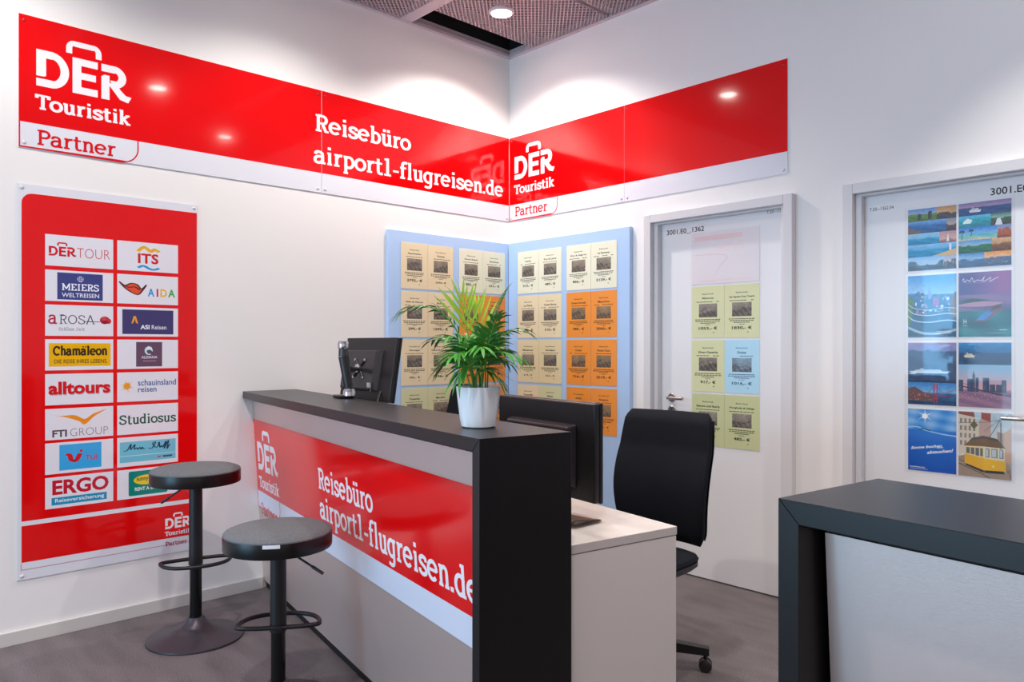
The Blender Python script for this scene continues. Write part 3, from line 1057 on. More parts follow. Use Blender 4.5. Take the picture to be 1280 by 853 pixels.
def holder(loc, rot, w, h, label, group):
    """clear pocket: front plate with thin folded edges and a back plate"""
    t = .0040
    mb = MB()
    mb.add([(-.004, -t, -.004), (w + .004, -t, -.004), (w + .004, -t, h + .002), (-.004, -t, h + .002)], [[0, 1, 2, 3]], M['clear'])
    mb.box(-.004, -.0032, -t, .0016, -.004, h + .002, M['clear'])
    mb.box(w + .0032, w + .004, -t, .0016, -.004, h + .002, M['clear'])
    mb.box(-.004, w + .004, -t, .0016, -.004, -.0032, M['clear'])
    o = mb.build('sheet_holder', None, loc, rot)
    return tag(o, label, 'sheet holder', group)


ROWS = ['top row', 'second row', 'third row', 'bottom row']
RZ = [1.717, 1.404, 1.091, .776]
CN = {TAN: 'tan', CREAM: 'cream', ORG: 'orange', YEL: 'sand', PALE: 'pale green', BLUE_REFL: 'reflection-tinted blue', GRN: 'pale green'}
HD = ['Badeurlaub', 'Kreuzfahrten']
# (colour, heading, title, price, small price) per page: rows of (outer left page, right page) for two columns
SA = [[[(TAN, 0, 'Seychellen', '2792', 0), (TAN, 1, 'Orient', '2292', 1)], [(CREAM, 0, 'Sunny Beach', '882', 0), (CREAM, 0, 'Portoroz', '557', 0)]],
      [[(TAN, 0, 'Side & Alanya', '299', 0), (TAN, 0, 'Bodrum', '1299', 0)], [(ORG, 0, 'Mallorca', '649', 0), (ORG, 0, 'Rhodos', '719', 0)]],
      [[(TAN, 1, 'Norwegen', '495', 1), (TAN, 0, 'Kapverdische Inseln', '1294', 0)], [(ORG, 0, 'Kreta', '588', 0), (ORG, 0, 'Zypern', '694', 0)]],
      [[(PALE, 0, 'Tunesien', '534', 0), (PALE, 0, 'Marokko', '612', 0)], [(ORG, 1, 'Karibik', '899', 1), (ORG, 1, 'Ostsee', '749', 1)]]]
SB = [[[(CREAM, 0, 'Korfu', '515', 0), (CREAM, 0, 'Kos & Leros', '489', 0)], [(CREAM, 0, 'Kos & Algarve', '866', 0), (CREAM, 0, 'La Romana', '2129', 0)]],
      [[(TAN, 0, 'La Palma', '555', 0), (TAN, 0, 'Costa Brava', '510', 0)], [(ORG, 0, 'Costa Dorada', '789', 0), (ORG, 0, 'Mauritius', '2066', 0)]],
      [[(YEL, 1, 'Mittelmeer', '614', 1), (YEL, 1, 'Nordland', '553', 1)], [(ORG, 0, 'Dubai', '716', 0), (ORG, 0, 'Punta Cana', '2519', 0)]],
      [[(TAN, 0, 'Teneriffa', '584', 0), (PALE, 0, 'Ibiza', '474', 0)], [(ORG, 1, 'Adria', '698', 1), (ORG, 1, 'Kanaren', '628', 1)]]]
HW = .429
kk = 0
for bname, S, cols, frame, rot in [('board, left wall', SA, (-.972, -.492), 'A', RA), ('board, back wall', SB, (.121, .594), 'B', (0, 0, 0))]:
    for ri in range(4):
        for ci in range(2):
            x0 = cols[ci]
            d = BT + .0018 if frame == 'A' else .0315 + .0018
            cw = 'left' if ci == 0 else 'right'
            def P_(x, z, extra=0):
                return (d + extra, x, z) if frame == 'A' else (x, -d - extra, z)
            tilt = 0
            holder(P_(x0, RZ[ri]), rot, HW, .301, 'clear sheet holder, %s, %s column of the blue %s' % (ROWS[ri], cw, bname), 'clear holders on the blue boards')
            for pi in range(2):
                c, hd, ti, pr, sm = S[ri][ci][pi]
                kk += 1
                lab = '%s sheet, %s page in the %s, %s column, blue %s' % (CN[c], ('left', 'right')[pi], ROWS[ri], cw, bname)
                sheet(P_(x0 + .001 + pi * .2145, RZ[ri] + .001), rot, .2125, .2975, c, HD[hd], ti, pr, kk, lab, 'price sheets on the blue boards', small=bool(sm),
                      lat=('#c9a070' if c == ORG else '#c8b8a0'))

# ------------------------------------------------------------------ sheets on the first door
DRX = 1.531
SD = [None,
      [(PALE, 0, 'Mykonos', '1053', 0), (PALE, 0, 'San Agustin Gran Canaria', '1830', 0)],
      [(PALE, 0, 'Gran Canaria', '917', 0), (BLUE_REFL, 0, 'Dubai', '1016', 0)],  # right page: a blue screen's reflection put into the paper colour
      [(GRN, 0, 'Samos und Ikaria', '442', 0), (GRN, 0, 'Hurghada & Safaga', '482', 0)]]
DZS = [1.704, 1.394, 1.084, .774]
for ri in range(4):
    loc = (DRX, .0282, DZS[ri])
    holder(loc, (0, 0, 0), HW, .301, 'clear sheet holder, %s on the first door' % ROWS[ri], 'clear holders on the doors')
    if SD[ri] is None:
        o = sheet((DRX + .001, .0282, DZS[ri] + .001), (0, 0, 0), .427, .2975, '#ece4e8', '', '', '', 99, 'whitish sheet with faint pink banner reflection painted on, topmost on the first door', 'price sheets on the first door', blank=True)
        F = Flat(MB(), M['paper'], -.0003)  # pink bands and mirrored Partner: the banner's reflection painted onto the sheet
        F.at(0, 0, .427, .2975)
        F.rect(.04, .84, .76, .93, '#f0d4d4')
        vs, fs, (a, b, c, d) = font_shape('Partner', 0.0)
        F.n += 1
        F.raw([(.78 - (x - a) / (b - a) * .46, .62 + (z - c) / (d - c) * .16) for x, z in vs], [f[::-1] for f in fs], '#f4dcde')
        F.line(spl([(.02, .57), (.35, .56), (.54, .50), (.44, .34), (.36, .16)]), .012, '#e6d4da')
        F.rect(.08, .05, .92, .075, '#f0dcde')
        F.mb.build('painted_reflection', o)
        continue
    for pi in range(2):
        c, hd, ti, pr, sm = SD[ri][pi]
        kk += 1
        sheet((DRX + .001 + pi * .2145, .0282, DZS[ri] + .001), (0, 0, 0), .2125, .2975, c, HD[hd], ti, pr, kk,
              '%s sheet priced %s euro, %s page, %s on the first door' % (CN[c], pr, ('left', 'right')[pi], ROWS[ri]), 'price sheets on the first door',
              ink=('#2a5c8c' if c == BLUE_REFL else '#2a2624'), lat=('#a8d0ea' if c == BLUE_REFL else '#c0b4a4'))  # ink and picture of that page tinted to match the painted reflection


# ------------------------------------------------------------------ travel posters on the second door
def mixc(a, b, t):
    t = min(1, max(0, t))
    return tuple(p + (q - p) * t for p, q in zip(a, b))


def hx(s):
    return tuple(int(s[i:i + 2], 16) / 255 for i in (1, 3, 5))


def scene_tile(F, x0, z0, x1, z1, sky, sky2, ground, ground2, hz, seed, rough=.06, nx=18, nz=12):
    r = random.Random(seed)
    s0, s1, g0, g1 = hx(sky), hx(sky2), hx(ground), hx(ground2)
    p = [r.uniform(0, 6) for _ in range(4)]

    def fn(u, v):
        rd = hz + rough * math.sin(u * 6 + p[0]) + rough * .6 * math.sin(u * 15 + p[1])
        c = mixc(s1, s0, (v - rd) / (1 - rd + .01)) if v > rd else mixc(g1, g0, v / max(rd, .01) + .25 * math.sin(u * 9 + v * 14 + p[2]))
        n = r.uniform(-.045, .045)
        return tuple(k + n for k in c)
    F.raster(x0, z0, x1, z1, nx, nz, fn)


def ship(F, x, z, l, col='#e8eaf0'):
    F.poly([(x, z + .02), (x + l * .08, z - .012), (x + l * .92, z - .012), (x + l, z + .028), (x + l * .86, z + .022)], col)
    F.poly([(x + l * .10, z + .018), (x + l * .82, z + .02), (x + l * .76, z + .05), (x + l * .20, z + .044)], col)
    F.rect(x + l * .18, z + .026, x + l * .74, z + .031, '#8a94a8')
    F.rect(x + l * .28, z + .05, x + l * .36, z + .066, col)


def skyline(F, x0, x1, z, h, col, seed, lit='#f0c890'):
    r = random.Random(seed)
    x = x0
    while x < x1 - .01:
        w = r.uniform(.03, .07)
        hh = h * r.uniform(.35, 1)
        F.rect(x, z, min(x + w, x1), z + hh, col)
        for _ in range(5):
            a, b = x + r.uniform(.004, max(.005, w - .01)), z + r.uniform(.01, hh)
            if a + .006 < x1:
                F.rect(a, b, a + .006, b + .006, lit)
        x += w * r.uniform(.9, 1.25)


def palm(F, x, z, s, col='#1c3c34'):
    F.line(spl([(x, z), (x + s * .1, z + s * .5), (x + s * .05, z + s)]), .012, col)
    for a in (-150, -100, -40, 10, 60, 110, 170):
        c, d = math.cos(rad(a)), math.sin(rad(a))
        F.poly([(x + s * .05, z + s), (x + s * .05 + c * s * .25, z + s + d * s * .12 + .02), (x + s * .05 + c * s * .5, z + s + d * s * .16 - .02)], col)


def p1(F):
    scene_tile(F, 0, .80, .60, 1, '#5a8fd0', '#a8c0dc', '#6f9a3a', '#3f6a28', .55, 1)
    for x, h in ((.20, .09), (.42, .12)):
        F.poly([(x, .82), (x + .09, .82), (x + .085, .82 + h), (x + .045, .835 + h), (x + .005, .82 + h)], '#3c3a36')
        F.poly([(x + .06, .83), (x + .09, .82), (x + .085, .82 + h), (x + .06, .82 + h)], '#57524a')
    scene_tile(F, .60, .80, 1, 1, '#c8905c', '#e8b878', '#5a4a48', '#2c3048', .5, 2)
    scene_tile(F, 0, .60, .80, .80, '#6ea4da', '#3c74b4', '#1f6cb0', '#184a80', .66, 3, .02)
    scene_tile(F, .80, .60, 1, .80, '#7a8494', '#b09c90', '#504040', '#342c38', .5, 4)
    F.poly([(0, .60), (0, .70), (.07, .70), (.14, .64), (.22, .66), (.3, .60)], '#7a5c48')
    scene_tile(F, 0, .42, .66, .60, '#9cc8e4', '#6ab4dc', '#2c9cc8', '#1878ac', .55, 5, .03)
    scene_tile(F, .66, .42, 1, .60, '#b88c90', '#c8a8a4', '#a87c7c', '#7c5c64', .3, 6)
    F.poly([(.80, .44), (.86, .44), (.835, .57)], '#e8dce0')
    scene_tile(F, 0, .22, 1, .42, '#8cc0e8', '#58a8dc', '#28a0cc', '#1c80b4', .55, 7, .04)
    F.poly([(.5, .22), (1, .22), (1, .32), (.8, .28)], '#d8b484')
    F.rect(.86, .30, .90, .40, '#f0e8e4')
    scene_tile(F, 0, 0, .74, .22, '#7cb4e4', '#b0d0e8', '#486888', '#28384c', .5, 8, .16)
    scene_tile(F, .74, 0, 1, .22, '#9cb0d0', '#c8bcc8', '#5c6478', '#30384c', .3, 9)
    skyline(F, .75, .99, .02, .14, '#3c4458', 3)


def p2(F):
    scene_tile(F, 0, .80, 1, 1, '#7a74b4', '#c89cb0', '#2c5c98', '#1c3c74', .60, 11, .01)
    ship(F, .20, .86, .24)
    scene_tile(F, 0, .62, .62, .80, '#5cb0d8', '#30a8c4', '#18a0b0', '#0c788c', .7, 12, .03)
    F.poly([(.08, .68), (.24, .68), (.27, .73), (.18, .76), (.10, .72)], '#d8e4e4')
    scene_tile(F, .62, .62, 1, .80, '#3c6c5c', '#8cb4a8', '#4c5c4c', '#2c342c', .6, 13)
    F.poly([(.70, .62), (.84, .62), (.80, .72), (.74, .72)], '#d4dce0')
    scene_tile(F, 0, .42, .74, .62, '#2c74c8', '#7cb8e0', '#40b0c8', '#d4c8a0', .45, 14, .01)
    palm(F, .06, .43, .13); palm(F, .24, .47, .10)
    scene_tile(F, .74, .42, 1, .62, '#6c88bc', '#b8a4a8', '#b05c3c', '#7c3828', .45, 15)
    skyline(F, .76, .99, .46, .12, '#a8523a', 5, '#e8a070')
    scene_tile(F, 0, .22, .64, .42, '#5494d0', '#98bcd4', '#2c7c4c', '#1c5c50', .6, 16, .06)
    scene_tile(F, .64, .22, 1, .42, '#d8b48c', '#c89868', '#8c5c38', '#5c3c28', .6, 17, .05)
    scene_tile(F, 0, 0, .50, .22, '#4c88c8', '#8cb0d0', '#2c5488', '#1c3c64', .55, 18, .06)
    scene_tile(F, .50, 0, 1, .22, '#f09c4c', '#e8b070', '#34487c', '#20305c', .6, 19, .04)
    skyline(F, .52, .98, .03, .10, '#2c3c68', 8)


def p3(F):
    scene_tile(F, 0, 0, 1, 1, '#3f8fd8', '#9cc4e8', '#3878a8', '#284c6c', .70, 21, .02, 30, 40)
    r = random.Random(4)
    F.poly([(0, .18), (0, .66), (.12, .62), (.10, .40), (.05, .2)], '#5c7c3c')
    F.poly([(.86, .34), (1, .30), (1, .72), (.90, .64)], '#7a5a40')
    for _ in range(46):
        x, z = r.uniform(.14, .84), r.uniform(.36, .64)
        w = r.uniform(.02, .06)
        F.rect(x, z, x + w, z + r.uniform(.02, .05), r.choice(['#d8dcec', '#88a0d0', '#b87c6c', '#c8b4a8', '#5c78b4', '#94b8e0']))
    F.poly([(.42, .62), (.50, .62), (.50, .70), (.46, .78), (.42, .70)], '#7c98d0')
    F.poly([(.52, .50), (.66, .50), (.66, .60), (.59, .66), (.52, .60)], '#a070a8')
    for z, w in ((.47, .010), (.38, .014), (.27, .018)):
        F.line(spl([(.0, z + .08), (.14, z), (.45, z - .03), (.8, z), (1, z - .02)]), w, '#bccfe2')
    F.line(spl([(.0, .16), (.3, .07), (.65, .06), (1, .12)]), .04, '#a4bccc')
    F.rect(.55, .06, .9, .068, '#e8ecf4'); F.rect(.6, .09, .92, .097, '#e8ecf4')


def p4(F):
    def fn(u, v):
        if v > .66:
            return mixc(hx('#a05c98'), hx('#4c4488'), abs(u - .85) * 1.3 + (1 - v) * .3)
        if v > .40:
            return mixc(hx('#5c5080'), hx('#8c6c9c'), math.sin(v * 20 + u * 3) * .5 + .5)
        return mixc(hx('#0c4c58'), hx('#2c8088'), .5 + .3 * math.sin(u * 7 + v * 11) + .3 * math.sin(v * 23))
    F.raster(0, 0, 1, 1, 26, 36, fn)
    F.poly([(0, .54), (.22, .60), (.42, .585), (.62, .56), (.42, .545), (.20, .53)], '#2f4a44')
    F.poly([(0, .50), (.2, .53), (.5, .55), (.86, .52), (.7, .47), (.3, .465), (0, .48)], '#b487a4')
    F.poly([(.30, .24), (.52, .24), (.86, .42), (.70, .46)], '#7c5468')
    F.poly([(.34, .26), (.50, .26), (.66, .36), (.54, .40)], '#3c86d0')
    F.poly([(.62, .40), (.84, .44), (.80, .50), (.64, .47)], '#5a3a48')
    F.line(spl([(.07, .86), (.10, .91), (.12, .85), (.17, .89), (.22, .86), (.26, .92), (.30, .85), (.36, .88), (.44, .87), (.50, .92), (.47, .85), (.56, .88), (.62, .91), (.60, .85), (.68, .88), (.76, .91)], 5), .008, '#e6dcee')
    F.rect(.14, .835, .72, .838, '#b8a8cc')
    F.text('H', .10, .20, .155, .28, '#dfe8ea', -.01)
    F.rect(.08, .17, .18, .175, '#c8d8dc')
    F.rect(.78, .10, .92, .108, '#d0dce0'); F.rect(.55, .055, .92, .059, '#9cc0c4')


def p5(F):
    scene_tile(F, 0, .36, 1, 1, '#a082b8', '#7c88b8', '#3c5078', '#24305c', .80, 31, .01, 22, 26)
    ship(F, .02, .52, .86, '#c6d8e6')
    F.poly([(0, .50), (.2, .53), (.16, .49)], '#cfe0ea')
    F.poly([(0, .36), (0, .38), (.4, .40), (1, .37), (1, .36)], '#1c2440')
    scene_tile(F, 0, 0, 1, .36, '#2c78c0', '#7cb0dc', '#2c5c90', '#183860', .55, 32, .02)
    F.poly([(0, .06), (0, .26), (.14, .29), (.34, .20), (.52, .17), (.52, .06)], '#6a4a48')
    r = random.Random(3)
    for _ in range(30):
        x, z = r.uniform(.02, .5), r.uniform(.07, .18)
        F.rect(x, z, x + .012, z + .01, r.choice(['#f0b860', '#f8d890', '#d87848']))
    for x in (.54, .60):
        F.rect(x, .03, x + .022, .34, '#b02c38')
    for z in (.10, .18, .26, .33):
        F.rect(.54, z, .622, z + .012, '#c83c44')
    F.line(spl([(.0, .14), (.3, .12), (.6, .13), (.85, .16), (1, .17)]), .014, '#8c2434')
    F.line(spl([(.56, .34), (.75, .20), (1, .28)]), .007, '#a83844')
    F.line(spl([(.56, .34), (.4, .18), (.2, .16), (0, .28)]), .007, '#a83844')


def p6(F):
    scene_tile(F, 0, .66, 1, 1, '#1c84c4', '#205c98', '#163c70', '#102c58', .55, 41, .01)
    ship(F, .10, .78, .22, '#d8c8a0')

    def fn(u, v):
        if v > .42:
            return mixc(hx('#e8a0a4'), hx('#88b4d4'), (v - .42) / .5)
        return mixc(hx('#7c5878'), hx('#a87890'), .5 + .4 * math.sin(u * 8 + v * 30))
    F.raster(0, 0, 1, .66, 22, 18, fn)
    for x, w, h in ((.0, .09, .42), (.17, .11, .44), (.27, .05, .50), (.33, .06, .46), (.47, .12, .46), (.60, .10, .36), (.72, .13, .36), (.82, .09, .43)):
        F.rect(x, .24, x + w, h, '#3a4668')
        F.rect(x + w * .6, .24, x + w, h, '#2c3454')
        for k in range(5):
            F.rect(x + .01 + .014 * k, .27 + .02 * (k % 4), x + .016 + .014 * k, .277 + .02 * (k % 4), '#e8b880')
    F.poly([(.275, .50), (.315, .50), (.295, .57)], '#3a4668')
    F.line(spl([(0, .33), (.4, .27), (.7, .22), (1, .19)]), .018, '#38304c')
    F.line(spl([(0, .38), (.25, .33), (.5, .24), (.8, .25), (1, .20)]), .006, '#54486a')
    for k in range(16):
        F.rect(.02 + k * .06, .13 + .03 * (k % 3), .032 + k * .06, .142 + .03 * (k % 3), '#f0c07c')


def p7(F):
    def fn(u, v):
        if v > .68:
            n = .5 + .5 * math.sin(u * 9 + v * 17) * math.sin(u * 5 - v * 23 + 1)
            return mixc(hx('#2c84d8'), hx('#cfe4f6'), n * .65)
        return mixc(hx('#0c4cb0'), hx('#2c86dc'), v + .12 * math.sin(u * 3))
    F.raster(0, 0, 1, 1, 24, 32, fn)
    F.line(spl([(0, .70), (.2, .71), (.4, .66), (.7, .62), (1, .60)]), .02, '#9cccf0')
    for k in range(12):
        a = 2 * PI * k / 12
        l = .17 if k % 2 else .10
        F.poly([(.36 - math.sin(a) * .014, .89 + math.cos(a) * .010), (.36 + math.cos(a) * l, .89 + math.sin(a) * l * .72), (.36 + math.sin(a) * .014, .89 - math.cos(a) * .010)], '#f2f8fc')
    F.ell(.36, .89, .055, .04, '#ffffff')
    F.line(spl([(.24, .66), (.32, .69), (.38, .675), (.48, .66)]), .018, '#28507c')

    def slant(s, x0, z0, x1, z1, sl):
        vs, fs, (a, b, c, d) = font_shape(s, .03)
        F.n += 1
        F.raw([(x0 + (x - a) / (b - a) * (x1 - x0) + (z - c) / (d - c) * .02, z0 + (z - c) / (d - c) * (z1 - z0) + (x - a) / (b - a) * sl) for x, z in vs], fs, '#eef4fa')
    slant('Sonne buchen', .06, .335, .70, .385, .075)
    slant('und', .60, .385, .72, .41, .01)
    slant('abtauchen!', .40, .28, .92, .335, .065)
    F.text('SONNENKLAR', .04, .05, .33, .068, '#e8eef4', .03)
    F.rect(.33, .05, .36, .066, '#f0c030')
    F.rect(.05, .028, .42, .034, '#c8d8ec')


def p8(F):
    scene_tile(F, 0, 0, 1, 1, '#b9d0e0', '#dccfc0', '#b8a898', '#8c7464', .30, 51, .01, 24, 32)
    F.poly([(0, .34), (0, .98), (.30, .94), (.40, .80), (.40, .42)], '#d6c8b4')
    F.poly([(0, .96), (.32, .92), (.30, 1), (0, 1)], '#8c4c3c')
    F.poly([(.40, .44), (.40, .88), (.62, .98), (.62, .46)], '#c0a094')
    F.poly([(.44, .90), (.62, .86), (.62, .99), (.44, 1)], '#a04c38')
    F.poly([(.84, .30), (.84, .70), (1, .78), (1, .25)], '#cda488')
    F.poly([(.74, .46), (.74, .72), (.86, .70), (.86, .44)], '#a89484')
    for k in range(4):
        for j in range(4):
            F.rect(.03 + k * .085, .48 + j * .115, .07 + k * .085, .55 + j * .115, '#6a605c')
            F.rect(.045 + k * .085, .485 + j * .115, .055 + k * .085, .545 + j * .115, '#b8b0a8')
    F.poly([(.22, .80), (.30, .74), (.38, .80), (.30, .87)], '#6c6430')
    F.poly([(0, .0), (0, .30), (.2, .34), (.9, .16), (1, .0)], '#a48c78')
    F.line([(0, .19), (.45, .06), (.6, 0)], .014, '#5c4c44')
    F.line([(0, .25), (.3, .17)], .012, '#6c5c50')
    # the tram
    F.poly([(.13, .20), (.48, .10), (.48, .50), (.13, .48)], '#e2cfa0')
    F.poly([(.48, .10), (.88, .12), (.88, .48), (.48, .50)], '#e6d8b4')
    F.poly([(.12, .21), (.48, .11), (.48, .30), (.12, .35)], '#eab01c')
    F.poly([(.48, .11), (.90, .12), (.90, .27), (.48, .30)], '#f0b818')
    F.poly([(.10, .47), (.48, .48), (.90, .47), (.80, .56), (.48, .60), (.20, .54)], '#7c5c3c')
    F.poly([(.20, .54), (.48, .60), (.80, .56), (.74, .61), (.48, .645), (.26, .60)], '#5c5048')
    for x0, x1, a, b in ((.15, .22, .36, .45), (.24, .31, .35, .45), (.33, .40, .335, .45), (.42, .47, .33, .45)):
        F.poly([(x0, a), (x1, a - .008), (x1, b), (x0, b)], '#6a6a66')
    for x0, x1 in ((.52, .60), (.63, .75), (.78, .86)):
        F.rect(x0, .315, x1, .455, '#8a9298')
        F.rect(x0 + .01, .33, x1 - .03, .44, '#c2ccd0')
    F.rect(.655, .17, .675, .20, '#f4ead0')
    F.poly([(.50, .075), (.88, .085), (.86, .125), (.50, .115)], '#3c302c')
    F.poly([(.14, .17), (.48, .075), (.50, .11), (.14, .20)], '#3c302c')
    F.line([(.60, .63), (.78, .88), (.82, .88)], .008, '#3c3c40')
    F.line([(.0, .82), (.6, .86), (1, .95)], .005, '#4c4c50')
    F.line([(.5, .72), (.9, .97)], .005, '#4c4c50')
    F.rect(.80, .46, .815, .86, '#4c4c4c')


PX = [2.7150, 2.9285]
PZ = [1.698, 1.387, 1.074, .765]
PL = [('collage poster of stone heads, coasts and mountains', p1), ('collage poster of cruise ship, palms and sunsets', p2), ('poster of a city seen from above under blue sky', p3), ('purple and teal sea poster with a pier and white script', p4),
      ('poster of white ship above a red suspension bridge', p5), ('poster of a skyline and bridge under pink dusk', p6), ('deep blue sun and water poster reading Sonne buchen', p7), ('poster of a yellow tram in an old street', p8)]
for k, (lab, fn) in enumerate(PL):
    c, r_ = k % 2, k // 2
    w, h = .2085, .2915
    mb = MB()
    mb.add([(0, .0012, 0), (w, .0012, 0), (w, .0012, h), (0, .0012, h), (0, 0, 0), (w, 0, 0), (w, 0, h), (0, 0, h)],
           [[4, 5, 6, 7], [3, 2, 1, 0], [0, 1, 5, 4], [1, 2, 6, 5], [2, 3, 7, 6], [3, 0, 4, 7]], M['photo'], ink=lin('#e6e4e8'))
    F = Flat(mb, M['photo'], -.0001, 1.0e-5)
    F.at(.002, .002, w - .004, h - .004)
    fn(F)
    o = mb.build('travel_poster', None, (PX[c], .0282, PZ[r_]), (0, 0, 0))
    tag(o, lab + ', on the second door', 'poster', 'travel posters on the second door')
for r_ in range(4):
    holder((PX[0] - .006, .0282, PZ[r_] - .003), (0, 0, 0), .434, .302, 'clear wide poster holder, %s on the second door' % ROWS[r_], 'clear holders on the doors')


# ------------------------------------------------------------------ reception counters
def counter(name, label, loc, rz, L, wall_cut, sign_on):
    t = thing(name, label, 'counter', loc, rz)
    H, D, th = 1.10, .311, .038
    cut = (lambda y: .004 - .18 * y) if wall_cut else (lambda y: 0.0)
    g = .0004

    def hexa(pts):
        # front profile (x, z) with its back twin, bevelled edges
        b = bmesh.new()
        n = len(pts) // 2
        vv = [b.verts.new(p) for p in pts]
        b.faces.new(vv[:n])
        b.faces.new(vv[n:][::-1])
        for i in range(n):
            j = (i + 1) % n
            b.faces.new([vv[j], vv[i], vv[n + i], vv[n + j]])
        bmesh.ops.recalc_face_normals(b, faces=b.faces[:])
        bmesh.ops.bevel(b, geom=b.edges[:], offset=.0012, segments=2, profile=.5, affect='EDGES')
        return MB().bm(b, M['black'])

    def prof(f):
        return [(x(0) if callable(x) else x, 0, z) for x, z in f] + [(x(D) if callable(x) else x, D, z) for x, z in f]
    lx0, lx1 = (cut, cut) if wall_cut else (g, th + g)
    hexa(prof([(lx1, H - th), (L - th - g, H - th), (L - g, H), (lx0, H)])).build('counter_top', t)
    hexa(prof([(L - th, 0), (L, 0), (L, H - g), (L - th, H - th - g)])).build('end_panel', t)
    if not wall_cut:
        hexa(prof([(0, 0), (th, 0), (th, H - th - g), (0, H - g)])).build('end_panel', t)
    x0 = .004 if wall_cut else th + .012
    x1 = L - th - .004
    zt, zb, yt, yb = 1.045, .045, .055, .120
    c = lambda y: cut(y) if wall_cut else x0
    fp = MB()
    v = [(c(yt), yt, zt), (x1, yt, zt), (x1, yb, zb), (c(yb), yb, zb), (c(yt) - .003, yt + .018, zt), (x1, yt + .018, zt), (x1, yb + .018, zb), (c(yb) - .003, yb + .018, zb)]
    fp.add(v, [[3, 2, 1, 0], [4, 5, 6, 7], [0, 1, 5, 4], [1, 2, 6, 5], [2, 3, 7, 6], [3, 0, 4, 7]], M['panel'])
    fpo = fp.build('front_panel', t)
    MB().box(c(.14) if wall_cut else th, L - th, .135, .15, 0, zb + .02, M['plinth']).build('plinth', t)
    MB().box(c(.2) + .02 if wall_cut else th, L - th, D - .03, D - .012, 0, H - th - .001, M['plinth']).build('back_panel', t)
    if sign_on:
        th_ = math.atan2(yb - yt, zt - zb)
        F = Flat(MB(), M['ink'], -.0012)
        W = x1
        F.rect(-.016, -.495, W, -.100, RED)
        F.rect(-.018, -.592, W, -.495, '#dcdfee')
        der_block(F, .035, -.372, .365, W_, '#d8101c')
        pbox(F, -.012, .40, -.588, -.495, .05)
        F.slab('Reisebüro', 1.030, -.322, 1.640, .068, W_, w=.2)
        F.slab('airport1-flugreisen.de', 1.030, -.452, 2.405, .070, W_, w=.2)
        s = F.mb.build('front_sign', fpo, (0, yt, zt), (th_, 0, 0))
        s['label'] = 'red and white printed sign'
    return t


CA = rad(-10.21)
counter('reception_counter', 'long black counter with a red travel agency sign, end against the left wall', (0.0, -2.004, 0), CA, 2.538, True, True)
counter('reception_counter', 'black counter with plain brushed metal front at the right edge, foreground', (3.427, -2.61, 0), rad(-7.4), 2.5, False, False)

# white desk behind the first counter
dk = thing('desk', 'white desk joined behind the black counter with the red sign', 'desk', (0.0, -2.004, 0), CA)
MB().box(.42, 2.476, .316, .800, .722, .750, M['desk'], .0015).build('desk_top', dk)
MB().box(2.452, 2.474, .318, .798, 0, .7195, M['deskside'], .001).build('side_panel', dk)
MB().box(.43, .452, .318, .798, 0, .7195, M['deskside'], .001).build('side_panel', dk)
MB().box(.452, 2.452, .32, .338, .15, .7195, M['deskside']).build('modesty_panel', dk)
bk = MB()
for k in range(5):
    f = lambda u, v, k=k: (-.09 + .18 * u, -.07 + .14 * v, .0012 + .0011 * k + (.012 + .002 * k) * max(0, u - .55) ** 2 / .2 * (1.2 - v))
    bk.grid(f, 10, 6, M['plast'] if k == 4 else M['deskside'])
bko = bk.build('booklet', None, (2.288, -1.868, .7503), (0, 0, rad(2)))
tag(bko, 'dark brochure lying on the white desk beside the black end panel', 'brochure')
bko.data.materials[bko.data.materials.find('black_plastic')] = mat('brochure_cover', '#4c3f3a', .35, noise=.6, scale=70)

